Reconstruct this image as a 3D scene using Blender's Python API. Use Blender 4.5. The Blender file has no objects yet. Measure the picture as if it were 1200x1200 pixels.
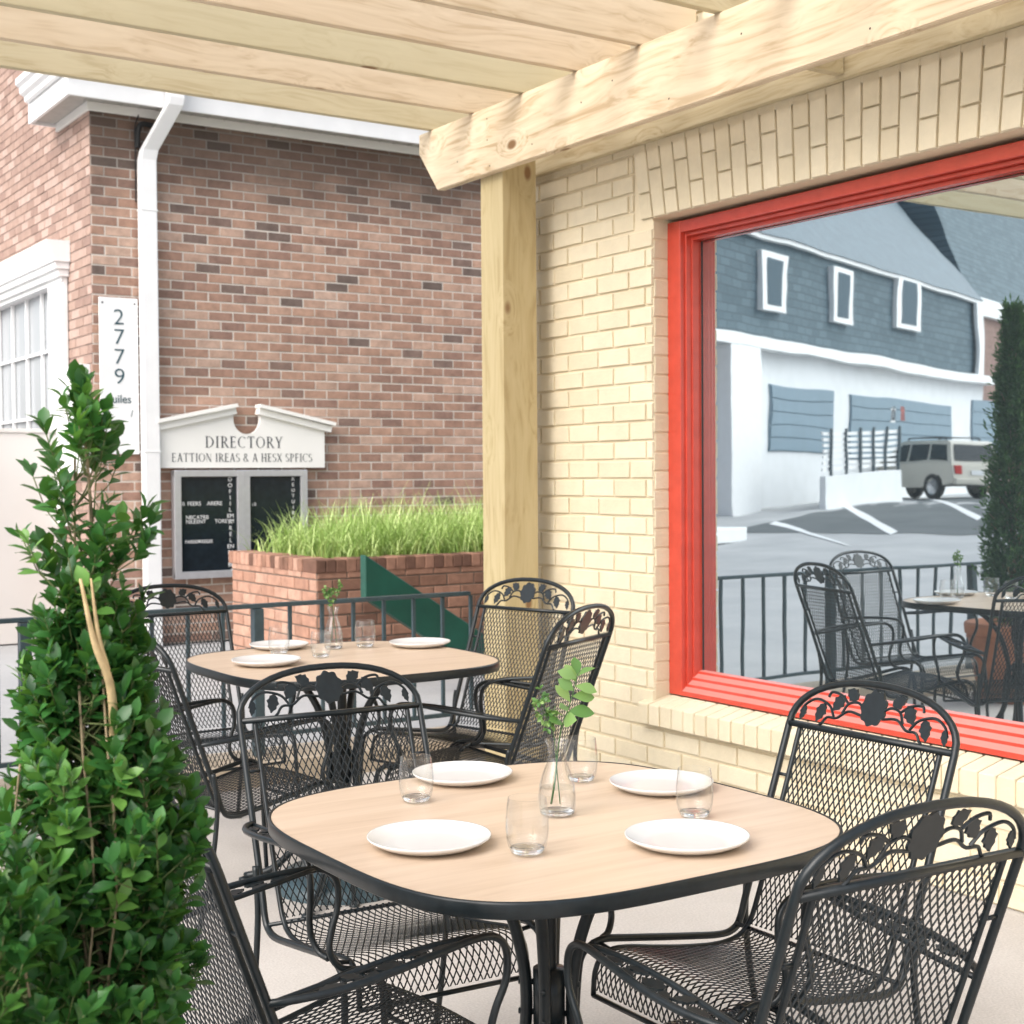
import bpy, bmesh, math, random
from mathutils import Vector, Matrix, noise
random.seed(11)
S = bpy.context.scene
C = S.collection
PI = math.pi
R = math.radians

# ------------------------------------------------------------------ materials
def newmat(name):
    m = bpy.data.materials.new(name); m.use_nodes = True
    nt = m.node_tree; b = nt.nodes['Principled BSDF']
    return m, nt, b
def N(nt, t, **kw):
    n = nt.nodes.new(t)
    for k, v in kw.items():
        if hasattr(n, k): setattr(n, k, v)
        else: n.inputs[k].default_value = v
    return n
def ramp(nt, stops, interp='LINEAR'):
    n = nt.nodes.new('ShaderNodeValToRGB'); cr = n.color_ramp; cr.interpolation = interp
    while len(cr.elements) > 1: cr.elements.remove(cr.elements[-1])
    cr.elements[0].position = stops[0][0]; cr.elements[0].color = (*stops[0][1], 1)
    for p, c in stops[1:]:
        e = cr.elements.new(p); e.color = (*c, 1)
    return n
def bump(nt, b, src, strength=.3, dist=.01):
    bp = N(nt, 'ShaderNodeBump'); bp.inputs['Strength'].default_value = strength; bp.inputs['Distance'].default_value = dist
    nt.links.new(src, bp.inputs['Height']); nt.links.new(bp.outputs[0], b.inputs['Normal'])
def plain(name, col, rough=.5, metal=0, var=.08, scale=20, bmp=0.0, spec=.5):
    m, nt, b = newmat(name)
    tc = N(nt, 'ShaderNodeTexCoord'); no = N(nt, 'ShaderNodeTexNoise'); no.inputs['Scale'].default_value = scale; no.inputs['Detail'].default_value = 5
    nt.links.new(tc.outputs['Object'], no.inputs['Vector'])
    lo = tuple(max(0, c*(1-var)) for c in col); hi = tuple(min(1, c*(1+var)) for c in col)
    r = ramp(nt, [(.3, lo), (.7, hi)]); nt.links.new(no.outputs['Fac'], r.inputs[0]); nt.links.new(r.outputs[0], b.inputs['Base Color'])
    b.inputs['Roughness'].default_value = rough; b.inputs['Metallic'].default_value = metal
    b.inputs['Specular IOR Level'].default_value = spec
    if bmp: bump(nt, b, no.outputs['Fac'], bmp, .003)
    return m
def mix_rgb(nt, fac, a, bcol, mode='MIX'):
    n = nt.nodes.new('ShaderNodeMix'); n.data_type = 'RGBA'; n.blend_type = mode
    for sock, v in ((n.inputs[0], fac), (n.inputs[6], a), (n.inputs[7], bcol)):
        if isinstance(v, (int, float)): sock.default_value = v
        elif isinstance(v, tuple): sock.default_value = (*v, 1)
        else: nt.links.new(v, sock)
    return n.outputs[2]
def brick_mat(name, stops, mottle=.25, rough=.85, mortar=None, stain=None, fine=60, bmp=.25):
    """bricks carry a random value per brick in the 'tone' attribute; mortar has tone < 0"""
    m, nt, b = newmat(name)
    at = N(nt, 'ShaderNodeAttribute', attribute_name='tone')
    r = ramp(nt, stops, 'LINEAR'); nt.links.new(at.outputs['Fac'], r.inputs[0])
    tc = N(nt, 'ShaderNodeTexCoord')
    no = N(nt, 'ShaderNodeTexNoise'); no.inputs['Scale'].default_value = 9; no.inputs['Detail'].default_value = 6; no.inputs['Roughness'].default_value = .7
    nt.links.new(tc.outputs['Object'], no.inputs['Vector'])
    rr = ramp(nt, [(.3, (1-mottle,)*3), (.7, (1+mottle*.3,)*3)]); nt.links.new(no.outputs['Fac'], rr.inputs[0])
    col = mix_rgb(nt, 1.0, r.outputs[0], rr.outputs[0], 'MULTIPLY')
    lt = N(nt, 'ShaderNodeMath', operation='LESS_THAN'); lt.inputs[1].default_value = -.5; nt.links.new(at.outputs['Fac'], lt.inputs[0])
    if mortar: col = mix_rgb(nt, lt.outputs[0], col, mortar)
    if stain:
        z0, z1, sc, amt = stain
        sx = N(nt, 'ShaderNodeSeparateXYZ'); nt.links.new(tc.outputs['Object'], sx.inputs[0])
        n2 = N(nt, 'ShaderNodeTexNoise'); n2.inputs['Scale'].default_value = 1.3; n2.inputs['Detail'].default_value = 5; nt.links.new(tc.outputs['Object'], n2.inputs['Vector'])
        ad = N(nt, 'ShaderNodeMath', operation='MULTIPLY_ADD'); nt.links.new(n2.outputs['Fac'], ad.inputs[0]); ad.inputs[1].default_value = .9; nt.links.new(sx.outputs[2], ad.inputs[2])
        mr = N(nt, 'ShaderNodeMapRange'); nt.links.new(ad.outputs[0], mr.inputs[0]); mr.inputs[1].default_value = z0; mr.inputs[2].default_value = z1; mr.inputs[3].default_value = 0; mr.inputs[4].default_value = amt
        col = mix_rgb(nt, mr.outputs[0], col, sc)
    nt.links.new(col, b.inputs['Base Color']); b.inputs['Roughness'].default_value = rough
    n3 = N(nt, 'ShaderNodeTexNoise'); n3.inputs['Scale'].default_value = fine; n3.inputs['Detail'].default_value = 4; nt.links.new(tc.outputs['Object'], n3.inputs['Vector'])
    bump(nt, b, n3.outputs['Fac'], bmp, .004)
    b.inputs['Specular IOR Level'].default_value = .25
    return m
def wood_mat(name, base, alt, rough=.65, gs=1.0, ct=1.0):
    """pine board, grain along local X, tone differs per board"""
    m, nt, b = newmat(name)
    tc = N(nt, 'ShaderNodeTexCoord'); oi = N(nt, 'ShaderNodeObjectInfo')
    off = N(nt, 'ShaderNodeVectorMath', operation='SCALE'); off.inputs[0].default_value = (37, 11, 23); nt.links.new(oi.outputs['Random'], off.inputs['Scale'])
    add = N(nt, 'ShaderNodeVectorMath', operation='ADD'); nt.links.new(tc.outputs['Object'], add.inputs[0]); nt.links.new(off.outputs[0], add.inputs[1])
    # large warp
    mp0 = N(nt, 'ShaderNodeMapping'); mp0.inputs['Scale'].default_value = (1.1, 5, 5); nt.links.new(add.outputs[0], mp0.inputs[0])
    nw = N(nt, 'ShaderNodeTexNoise'); nw.inputs['Scale'].default_value = 1.0; nw.inputs['Detail'].default_value = 2; nt.links.new(mp0.outputs[0], nw.inputs['Vector'])
    # knots
    mpk = N(nt, 'ShaderNodeMapping'); mpk.inputs['Scale'].default_value = (2.6, 4.6, 4.6); nt.links.new(add.outputs[0], mpk.inputs[0])
    vo = N(nt, 'ShaderNodeTexVoronoi'); vo.inputs['Scale'].default_value = 1.0; nt.links.new(mpk.outputs[0], vo.inputs['Vector'])
    kn = N(nt, 'ShaderNodeMapRange'); kn.inputs[1].default_value = .07; kn.inputs[2].default_value = .12; kn.inputs[3].default_value = 1; kn.inputs[4].default_value = 0; nt.links.new(vo.outputs['Distance'], kn.inputs[0])
    kw = N(nt, 'ShaderNodeMapRange'); kw.inputs[1].default_value = .02; kw.inputs[2].default_value = .35; kw.inputs[3].default_value = .5; kw.inputs[4].default_value = 0; nt.links.new(vo.outputs['Distance'], kw.inputs[0])
    # rings
    mp = N(nt, 'ShaderNodeMapping'); mp.inputs['Scale'].default_value = (1.2*gs, 34*gs, 34*gs); nt.links.new(add.outputs[0], mp.inputs[0])
    sw = N(nt, 'ShaderNodeVectorMath', operation='SCALE'); sw.inputs['Scale'].default_value = 7; nt.links.new(nw.outputs['Color'], sw.inputs[0])
    a2 = N(nt, 'ShaderNodeVectorMath', operation='ADD'); nt.links.new(mp.outputs[0], a2.inputs[0]); nt.links.new(sw.outputs[0], a2.inputs[1])
    k2 = N(nt, 'ShaderNodeCombineXYZ'); nt.links.new(kw.outputs[0], k2.inputs[1]); nt.links.new(kw.outputs[0], k2.inputs[2])
    k3 = N(nt, 'ShaderNodeVectorMath', operation='SCALE'); k3.inputs['Scale'].default_value = 7; nt.links.new(k2.outputs[0], k3.inputs[0])
    a3 = N(nt, 'ShaderNodeVectorMath', operation='ADD'); nt.links.new(a2.outputs[0], a3.inputs[0]); nt.links.new(k3.outputs[0], a3.inputs[1])
    n1 = N(nt, 'ShaderNodeTexNoise'); n1.inputs['Scale'].default_value = 1.0; n1.inputs['Detail'].default_value = 3; n1.inputs['Roughness'].default_value = .6; nt.links.new(a3.outputs[0], n1.inputs['Vector'])
    fine = ramp(nt, [(.33, tuple(b_*(1-(1-k_)*ct) for b_, k_ in zip(base, (.74, .68, .60)))), (.47, tuple(b_*(1-(1-k_)*ct) for b_, k_ in zip(base, (.93, .91, .88)))), (.6, base), (.72, tuple(min(1, c*1.06) for c in base))]); nt.links.new(n1.outputs['Fac'], fine.inputs[0])
    wv = N(nt, 'ShaderNodeTexNoise'); wv.inputs['Scale'].default_value = .9; wv.inputs['Detail'].default_value = 3; nt.links.new(add.outputs[0], wv.inputs['Vector'])
    wr = N(nt, 'ShaderNodeMapRange'); wr.inputs[1].default_value = .35; wr.inputs[2].default_value = .65; nt.links.new(wv.outputs['Fac'], wr.inputs[0])
    rm = N(nt, 'ShaderNodeMath', operation='MULTIPLY'); nt.links.new(wr.outputs[0], rm.inputs[0]); rm.inputs[1].default_value = .4
    ra = N(nt, 'ShaderNodeMath', operation='MULTIPLY_ADD'); nt.links.new(oi.outputs['Random'], ra.inputs[0]); ra.inputs[1].default_value = .65; nt.links.new(rm.outputs[0], ra.inputs[2])
    col = mix_rgb(nt, ra.outputs[0], fine.outputs[0], mix_rgb(nt, .75, fine.outputs[0], alt))
    col = mix_rgb(nt, kn.outputs[0], col, (.23, .13, .06))
    nt.links.new(col, b.inputs['Base Color']); b.inputs['Roughness'].default_value = rough; b.inputs['Specular IOR Level'].default_value = .3
    bump(nt, b, n1.outputs['Fac'], .12, .003)
    return m
M = {}
M['yellow'] = brick_mat('yellow_paint_brick', [(0, (.66, .58, .42)), (.5, (.695, .615, .455)), (1, (.725, .65, .49))], mottle=.09, rough=.55, mortar=(.71, .62, .45), fine=70, bmp=.3)
BR = [(0, (.15, .115, .10)), (.12, (.22, .155, .13)), (.25, (.30, .185, .145)), (.45, (.38, .23, .17)), (.7, (.45, .28, .205)), (1, (.53, .37, .29))]
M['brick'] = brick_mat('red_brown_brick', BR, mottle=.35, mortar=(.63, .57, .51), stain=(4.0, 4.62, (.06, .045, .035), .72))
M['brick_side'] = brick_mat('red_brown_brick_side', [(0, (.30, .20, .165)), (.5, (.39, .27, .22)), (1, (.48, .35, .30))], mottle=.2, mortar=(.26, .20, .17))
M['brick_planter'] = brick_mat('planter_brick', [(0, (.14, .075, .055)), (.35, (.27, .145, .10)), (.6, (.40, .22, .155)), (1, (.52, .32, .24))], mottle=.35, mortar=(.20, .15, .12))
M['pine'] = wood_mat('pine', (.69, .575, .415), (.68, .55, .40), ct=1.35)
M['pine_green'] = wood_mat('treated_pine', (.62, .54, .37), (.56, .50, .33), ct=1.25)
M['post_pine'] = wood_mat('post_pine', (.56, .46, .28), (.46, .38, .20), ct=1.35)
M['laminate'] = None
M['white'] = plain('white_paint', (.80, .80, .80), .45, var=.03, scale=6)
M['offwhite'] = plain('offwhite_paint', (.84, .825, .785), .5, var=.02, scale=3)
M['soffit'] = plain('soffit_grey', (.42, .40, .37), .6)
M['enclosure'] = plain('enclosure_paint', (.66, .63, .60), .6, var=.03, scale=2)
M['iron'] = plain('black_iron', (.009, .0135, .016), .33, var=.25, scale=60, bmp=.05, spec=.42)
M['rail'] = plain('green_black_rail', (.04, .07, .085), .4, var=.15, scale=30)
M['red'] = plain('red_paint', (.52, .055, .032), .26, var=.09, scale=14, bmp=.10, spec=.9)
M['green'] = plain('dark_green_paint', (.008, .075, .052), .45, var=.2, scale=5)
M['alu'] = plain('aluminium', (.62, .62, .65), .35, metal=.55, var=.05)
M['black_felt'] = plain('black_felt_panel', (.012, .018, .024), .18, var=.2)
M['teal_ink'] = plain('teal_lettering', (.02, .07, .09), .6)
M['grey_ink'] = plain('grey_lettering', (.05, .055, .065), .7)
M['white_ink'] = plain('white_lettering', (.75, .75, .75), .7)
M['porcelain'] = plain('porcelain', (.68, .675, .66), .2, var=.01)
M['stem'] = plain('stem_bark', (.26, .20, .12), .8, var=.3, scale=80, bmp=.3)
M['twig'] = plain('green_twig', (.12, .15, .05), .7, var=.3, scale=60)
M['snag'] = plain('cut_stem', (.46, .34, .18), .8, var=.3, scale=40, bmp=.3)
M['soil'] = plain('soil', (.07, .045, .03), .95, var=.5, scale=60, bmp=.6)
M['terracotta'] = plain('terracotta', (.42, .17, .09), .8, var=.15, scale=12, bmp=.1)
M['trough'] = plain('charcoal_trough', (.05, .05, .05), .7)
M['rubber'] = plain('rubber', (.015, .015, .015), .8)
M['nail'] = plain('nail_head', (.06, .045, .03), .6)
M['carpaint'] = plain('champagne_car_paint', (.60, .565, .49), .3, metal=.1, var=.03)
M['carglass'] = plain('dark_car_glass', (.015, .02, .022), .06)
M['chrome'] = plain('wheel_metal', (.55, .55, .56), .25, metal=.9)
M['taillamp'] = plain('red_lamp_lens', (.5, .02, .02), .2)
M['shingle_blue'] = None
M['door_blue'] = plain('blue_grey_door', (.17, .25, .31), .6, var=.05, scale=2)
M['roof_blue'] = plain('pale_slate_roof', (.12, .16, .19), .7, var=.1, scale=3)
M['stucco'] = plain('white_stucco', (.74, .75, .76), .7, var=.04, scale=2)
M['tan'] = plain('tan_panel', (.45, .38, .28), .7)
M['dark_glass'] = plain('dark_window_pane', (.05, .09, .12), .6, spec=.2)

def red_sky_sheen():  # pale pink sky sheen painted into the colour of upward-facing ledges
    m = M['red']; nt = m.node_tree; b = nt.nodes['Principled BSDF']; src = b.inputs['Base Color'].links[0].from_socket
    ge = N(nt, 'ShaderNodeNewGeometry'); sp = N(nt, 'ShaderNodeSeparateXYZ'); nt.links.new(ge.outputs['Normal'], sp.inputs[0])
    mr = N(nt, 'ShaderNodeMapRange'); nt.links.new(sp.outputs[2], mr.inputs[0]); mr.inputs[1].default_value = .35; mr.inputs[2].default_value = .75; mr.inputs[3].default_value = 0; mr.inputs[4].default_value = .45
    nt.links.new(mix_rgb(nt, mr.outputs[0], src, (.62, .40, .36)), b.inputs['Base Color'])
red_sky_sheen()
def shingle():
    m, nt, b = newmat('blue_grey_shingles')
    tc = N(nt, 'ShaderNodeTexCoord'); mp = N(nt, 'ShaderNodeMapping'); mp.inputs['Rotation'].default_value = (PI/2, 0, 0); nt.links.new(tc.outputs['Object'], mp.inputs[0])
    bt = N(nt, 'ShaderNodeTexBrick'); bt.inputs['Scale'].default_value = 1; bt.inputs['Brick Width'].default_value = .55; bt.inputs['Row Height'].default_value = .22; bt.inputs['Mortar Size'].default_value = .018
    bt.inputs['Color1'].default_value = (.065, .105, .13, 1); bt.inputs['Color2'].default_value = (.10, .15, .18, 1); bt.inputs['Mortar'].default_value = (.05, .08, .10, 1)
    nt.links.new(mp.outputs[0], bt.inputs['Vector']); nt.links.new(bt.outputs['Color'], b.inputs['Base Color']); b.inputs['Roughness'].default_value = .8
    return m
M['shingle_blue'] = shingle()
def laminate():
    m, nt, b = newmat('oak_laminate')
    tc = N(nt, 'ShaderNodeTexCoord'); mp = N(nt, 'ShaderNodeMapping'); mp.inputs['Rotation'].default_value = (0, 0, R(2)); mp.inputs['Scale'].default_value = (2.2, 26, 1); nt.links.new(tc.outputs['Object'], mp.inputs[0])
    n1 = N(nt, 'ShaderNodeTexNoise'); n1.inputs['Scale'].default_value = 1; n1.inputs['Detail'].default_value = 7; n1.inputs['Roughness'].default_value = .62; n1.inputs['Distortion'].default_value = .5; nt.links.new(mp.outputs[0], n1.inputs['Vector'])
    r = ramp(nt, [(.25, (.50, .37, .26)), (.42, (.60, .46, .34)), (.58, (.65, .51, .385)), (.8, (.69, .55, .425))]); nt.links.new(n1.outputs['Fac'], r.inputs[0])
    nt.links.new(r.outputs[0], b.inputs['Base Color']); b.inputs['Roughness'].default_value = .34; b.inputs['Specular IOR Level'].default_value = .45
    return m
M['laminate'] = laminate()
def leaf_mat(name, dark, mid, lightc, rough=.38):
    m, nt, b = newmat(name)
    at = N(nt, 'ShaderNodeAttribute', attribute_name='tone')
    r = ramp(nt, [(0, dark), (.55, mid), (.9, lightc), (1, tuple(min(1, c*1.5) for c in lightc))]); nt.links.new(at.outputs['Fac'], r.inputs[0])
    nt.links.new(r.outputs[0], b.inputs['Base Color']); b.inputs['Roughness'].default_value = rough
    b.inputs['Specular IOR Level'].default_value = .5
    tr = N(nt, 'ShaderNodeBsdfTranslucent'); nt.links.new(mix_rgb(nt, .5, r.outputs[0], (.2, .4, .03)), tr.inputs[0])
    mx = N(nt, 'ShaderNodeMixShader'); mx.inputs[0].default_value = .28
    nt.links.new(b.outputs[0], mx.inputs[1]); nt.links.new(tr.outputs[0], mx.inputs[2]); nt.links.new(mx.outputs[0], nt.nodes['Material Output'].inputs[0])
    return m
M['leaf'] = leaf_mat('glossy_leaf', (.016, .07, .018), (.045, .17, .038), (.15, .32, .065))
M['sprig'] = leaf_mat('sprig_leaf', (.05, .14, .045), (.13, .27, .08), (.28, .42, .15))
M['grassblade'] = leaf_mat('lime_grass', (.20, .28, .07), (.30, .46, .11), (.55, .66, .28), .6)
M['conifer'] = leaf_mat('conifer_leaf', (.02, .06, .028), (.04, .11, .045), (.08, .17, .07), .7)
def thin_glass():
    m, nt, b = newmat('clear_glass')
    nt.nodes.remove(b)
    lw = N(nt, 'ShaderNodeLayerWeight'); lw.inputs[0].default_value = .42
    r = ramp(nt, [(0, (.025,)*3), (.5, (.08,)*3), (.8, (.32,)*3), (1, (.9,)*3)]); nt.links.new(lw.outputs['Facing'], r.inputs[0])
    tr = N(nt, 'ShaderNodeBsdfTransparent')
    r2 = ramp(nt, [(0, (.992, .994, .994)), (.6, (.955, .96, .96)), (.85, (.80, .81, .82)), (1, (.30, .32, .33))]); nt.links.new(lw.outputs['Facing'], r2.inputs[0]); nt.links.new(r2.outputs[0], tr.inputs[0])
    gl = N(nt, 'ShaderNodeBsdfGlossy'); gl.inputs['Roughness'].default_value = .02; gl.inputs[0].default_value = (.95, .96, .97, 1)
    mx = N(nt, 'ShaderNodeMixShader'); nt.links.new(r.outputs[0], mx.inputs[0]); nt.links.new(tr.outputs[0], mx.inputs[1]); nt.links.new(gl.outputs[0], mx.inputs[2])
    nt.links.new(mx.outputs[0], nt.nodes['Material Output'].inputs[0])
    return m
M['glass'] = thin_glass()
def solid_glass():
    m, nt, b = newmat('thick_glass')
    b.inputs['Transmission Weight'].default_value = 1; b.inputs['Roughness'].default_value = .0; b.inputs['IOR'].default_value = 1.45; b.inputs['Base Color'].default_value = (.97, .98, .98, 1)
    return m
M['thick_glass'] = solid_glass()
def window_glass():
    m, nt, b = newmat('reflective_window_glass')
    nt.nodes.remove(b)
    tc = N(nt, 'ShaderNodeTexCoord'); no = N(nt, 'ShaderNodeTexNoise'); no.inputs['Scale'].default_value = 2.6; no.inputs['Detail'].default_value = 1.5; nt.links.new(tc.outputs['Object'], no.inputs['Vector'])
    bp = N(nt, 'ShaderNodeBump'); bp.inputs['Strength'].default_value = .10; bp.inputs['Distance'].default_value = .0045; nt.links.new(no.outputs['Fac'], bp.inputs['Height'])
    gl = N(nt, 'ShaderNodeBsdfGlossy'); gl.inputs[0].default_value = (.74, .83, .87, 1); gl.inputs['Roughness'].default_value = .012; nt.links.new(bp.outputs[0], gl.inputs['Normal'])
    di = N(nt, 'ShaderNodeBsdfDiffuse'); di.inputs[0].default_value = (.10, .13, .15, 1)
    mx = N(nt, 'ShaderNodeMixShader'); mx.inputs[0].default_value = .16
    nt.links.new(gl.outputs[0], mx.inputs[1]); nt.links.new(di.outputs[0], mx.inputs[2]); nt.links.new(mx.outputs[0], nt.nodes['Material Output'].inputs[0])
    return m
M['window_glass'] = window_glass()
def ground_mat(name, a, bcol, sc, cracks=False, fine=140):
    m, nt, b = newmat(name)
    tc = N(nt, 'ShaderNodeTexCoord')
    n1 = N(nt, 'ShaderNodeTexNoise'); n1.inputs['Scale'].default_value = sc; n1.inputs['Detail'].default_value = 8; n1.inputs['Roughness'].default_value = .65; nt.links.new(tc.outputs['Object'], n1.inputs['Vector'])
    n2 = N(nt, 'ShaderNodeTexNoise'); n2.inputs['Scale'].default_value = fine; n2.inputs['Detail'].default_value = 3; nt.links.new(tc.outputs['Object'], n2.inputs['Vector'])
    r = ramp(nt, [(.3, a), (.7, bcol)]); nt.links.new(n1.outputs['Fac'], r.inputs[0])
    r2 = ramp(nt, [(.3, (.86,)*3), (.7, (1.08,)*3)]); nt.links.new(n2.outputs['Fac'], r2.inputs[0])
    col = mix_rgb(nt, 1, r.outputs[0], r2.outputs[0], 'MULTIPLY')
    nt.links.new(col, b.inputs['Base Color']); b.inputs['Roughness'].default_value = .9; b.inputs['Specular IOR Level'].default_value = .25
    bump(nt, b, n2.outputs['Fac'], .3, .004)
    return m
M['asphalt'] = ground_mat('pale_asphalt', (.33, .335, .34), (.44, .44, .44), .6)
M['asphalt_dark'] = ground_mat('dark_asphalt', (.085, .095, .10), (.13, .14, .145), .6)
M['concrete'] = ground_mat('patio_concrete', (.45, .42, .39), (.545, .515, .485), 1.4)
M['kerb'] = ground_mat('kerb_concrete', (.40, .33, .25), (.55, .47, .37), 2.5)

# ------------------------------------------------------------------ helpers
def tag(o, label=None, cat=None, group=None, kind=None):
    if label: o['label'] = label
    if cat: o['category'] = cat
    if group: o['group'] = group
    if kind: o['kind'] = kind
    return o
def empty(name, loc=(0, 0, 0), rz=0, label=None, cat=None, group=None):
    o = bpy.data.objects.new(name, None); C.objects.link(o); o.location = loc; o.rotation_euler = (0, 0, rz); o.empty_display_size = .1
    return tag(o, label, cat, group)
def obj(name, bm, mat, parent=None, smooth=False, loc=None, rot=None):
    me = bpy.data.meshes.new(name); bm.normal_update(); bm.to_mesh(me); bm.free()
    me.materials.append(mat)
    if smooth:
        for p in me.polygons: p.use_smooth = True
    o = bpy.data.objects.new(name, me); C.objects.link(o)
    if parent: o.parent = parent
    if loc is not None: o.location = loc
    if rot is not None: o.rotation_euler = rot
    return o
def box(bm, x0, x1, y0, y1, z0, z1, bev=0, M4=None):
    vs = [bm.verts.new(p) for p in ((x0,y0,z0),(x1,y0,z0),(x1,y1,z0),(x0,y1,z0),(x0,y0,z1),(x1,y0,z1),(x1,y1,z1),(x0,y1,z1))]
    if M4: 
        for v in vs: v.co = M4 @ v.co
    fs = [bm.faces.new([vs[i] for i in f]) for f in ((3,2,1,0),(4,5,6,7),(0,1,5,4),(1,2,6,5),(2,3,7,6),(3,0,4,7))]
    if bev:
        es = list({e for f in fs for e in f.edges})
        bmesh.ops.bevel(bm, geom=es, offset=bev, segments=2, affect='EDGES', profile=.6)
def prism(bm, pts, t0, t1, frame):
    """polygon pts (a,b) extruded from t0 to t1; frame(a,b,t)->xyz"""
    A = [bm.verts.new(frame(a, b, t0)) for a, b in pts]; B = [bm.verts.new(frame(a, b, t1)) for a, b in pts]
    n = len(pts)
    bm.faces.new(A[::-1]); bm.faces.new(B)
    for i in range(n): bm.faces.new((A[i], A[(i+1) % n], B[(i+1) % n], B[i]))
def cr(pts, n=6, closed=False):
    """Catmull-Rom through the points"""
    P = [Vector(p) for p in pts]; out = []
    L = len(P)
    for i in range(L if closed else L-1):
        p0 = P[(i-1) % L] if (closed or i > 0) else P[0]*2-P[1]
        p1 = P[i]; p2 = P[(i+1) % L]; p3 = P[(i+2) % L] if (closed or i+2 < L) else P[-1]*2-P[-2]
        for k in range(n):
            t = k/n
            out.append(.5*((2*p1)+(p2-p0)*t+(2*p0-5*p1+4*p2-p3)*t*t+(3*p1-p0-3*p2+p3)*t**3))
    if not closed: out.append(P[-1])
    return out
def tube(bm, pts, r, sides=8, closed=False, caps=True, flat=None):
    """sweep; r number or list; flat=(w,h) rectangular half sizes"""
    P = [Vector(p) for p in pts]; n = len(P)
    T = []
    for i in range(n):
        a = P[(i-1) % n] if (closed or i > 0) else P[0]; b = P[(i+1) % n] if (closed or i < n-1) else P[-1]
        T.append((b-a).normalized())
    up = Vector((0, 0, 1)) if abs(T[0].z) < .9 else Vector((1, 0, 0))
    u = T[0].cross(up).normalized(); rings = []
    for i in range(n):
        u = (u-T[i]*u.dot(T[i])).normalized(); w = T[i].cross(u)
        rr = r[i] if isinstance(r, (list, tuple)) else r
        ring = []
        if flat:
            for a, b in ((-1,-1),(1,-1),(1,1),(-1,1)): ring.append(bm.verts.new(P[i]+u*a*flat[0]+w*b*flat[1]))
        else:
            for k in range(sides):
                an = 2*PI*k/sides; ring.append(bm.verts.new(P[i]+(u*math.cos(an)+w*math.sin(an))*rr))
        rings.append(ring)
    m = len(rings[0])
    for i in range(n if closed else n-1):
        A = rings[i]; B = rings[(i+1) % n]
        for k in range(m): bm.faces.new((A[k], A[(k+1) % m], B[(k+1) % m], B[k]))
    if caps and not closed: bm.faces.new(rings[0][::-1]); bm.faces.new(rings[-1])
def lathe(bm, prof, seg=32, center=(0, 0), cap_bottom=False, cap_top=False):
    rings = []
    for r, z in prof:
        rings.append([bm.verts.new((center[0]+r*math.cos(2*PI*k/seg), center[1]+r*math.sin(2*PI*k/seg), z)) for k in range(seg)])
    for A, B in zip(rings, rings[1:]):
        for k in range(seg): bm.faces.new((A[k], A[(k+1) % seg], B[(k+1) % seg], B[k]))
    if cap_bottom: bm.faces.new(rings[0][::-1])
    if cap_top: bm.faces.new(rings[-1])
def text(name, s, size, mat, parent, loc, rot, align='CENTER', ext=.002, sx=1.0, space=1.0, off=0.0):
    cu = bpy.data.curves.new(name, 'FONT'); cu.body = s; cu.size = size; cu.align_x = align; cu.extrude = ext; cu.offset = off; cu.space_character = space; cu.space_line = 1.0
    t = bpy.data.objects.new(name, cu); C.objects.link(t)
    dg = bpy.context.evaluated_depsgraph_get(); me = bpy.data.meshes.new_from_object(t.evaluated_get(dg))
    bpy.data.objects.remove(t); me.materials.clear(); me.materials.append(mat)
    o = bpy.data.objects.new(name, me); C.objects.link(o); o.parent = parent; o.location = loc; o.rotation_euler = rot; o.scale = (sx, 1, 1)
    return o
def copy_tree(o, parent=None):
    c = o.copy(); C.objects.link(c); c.parent = parent
    for ch in [x for x in list(o.children)]: copy_tree(ch, c)
    return c

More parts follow.
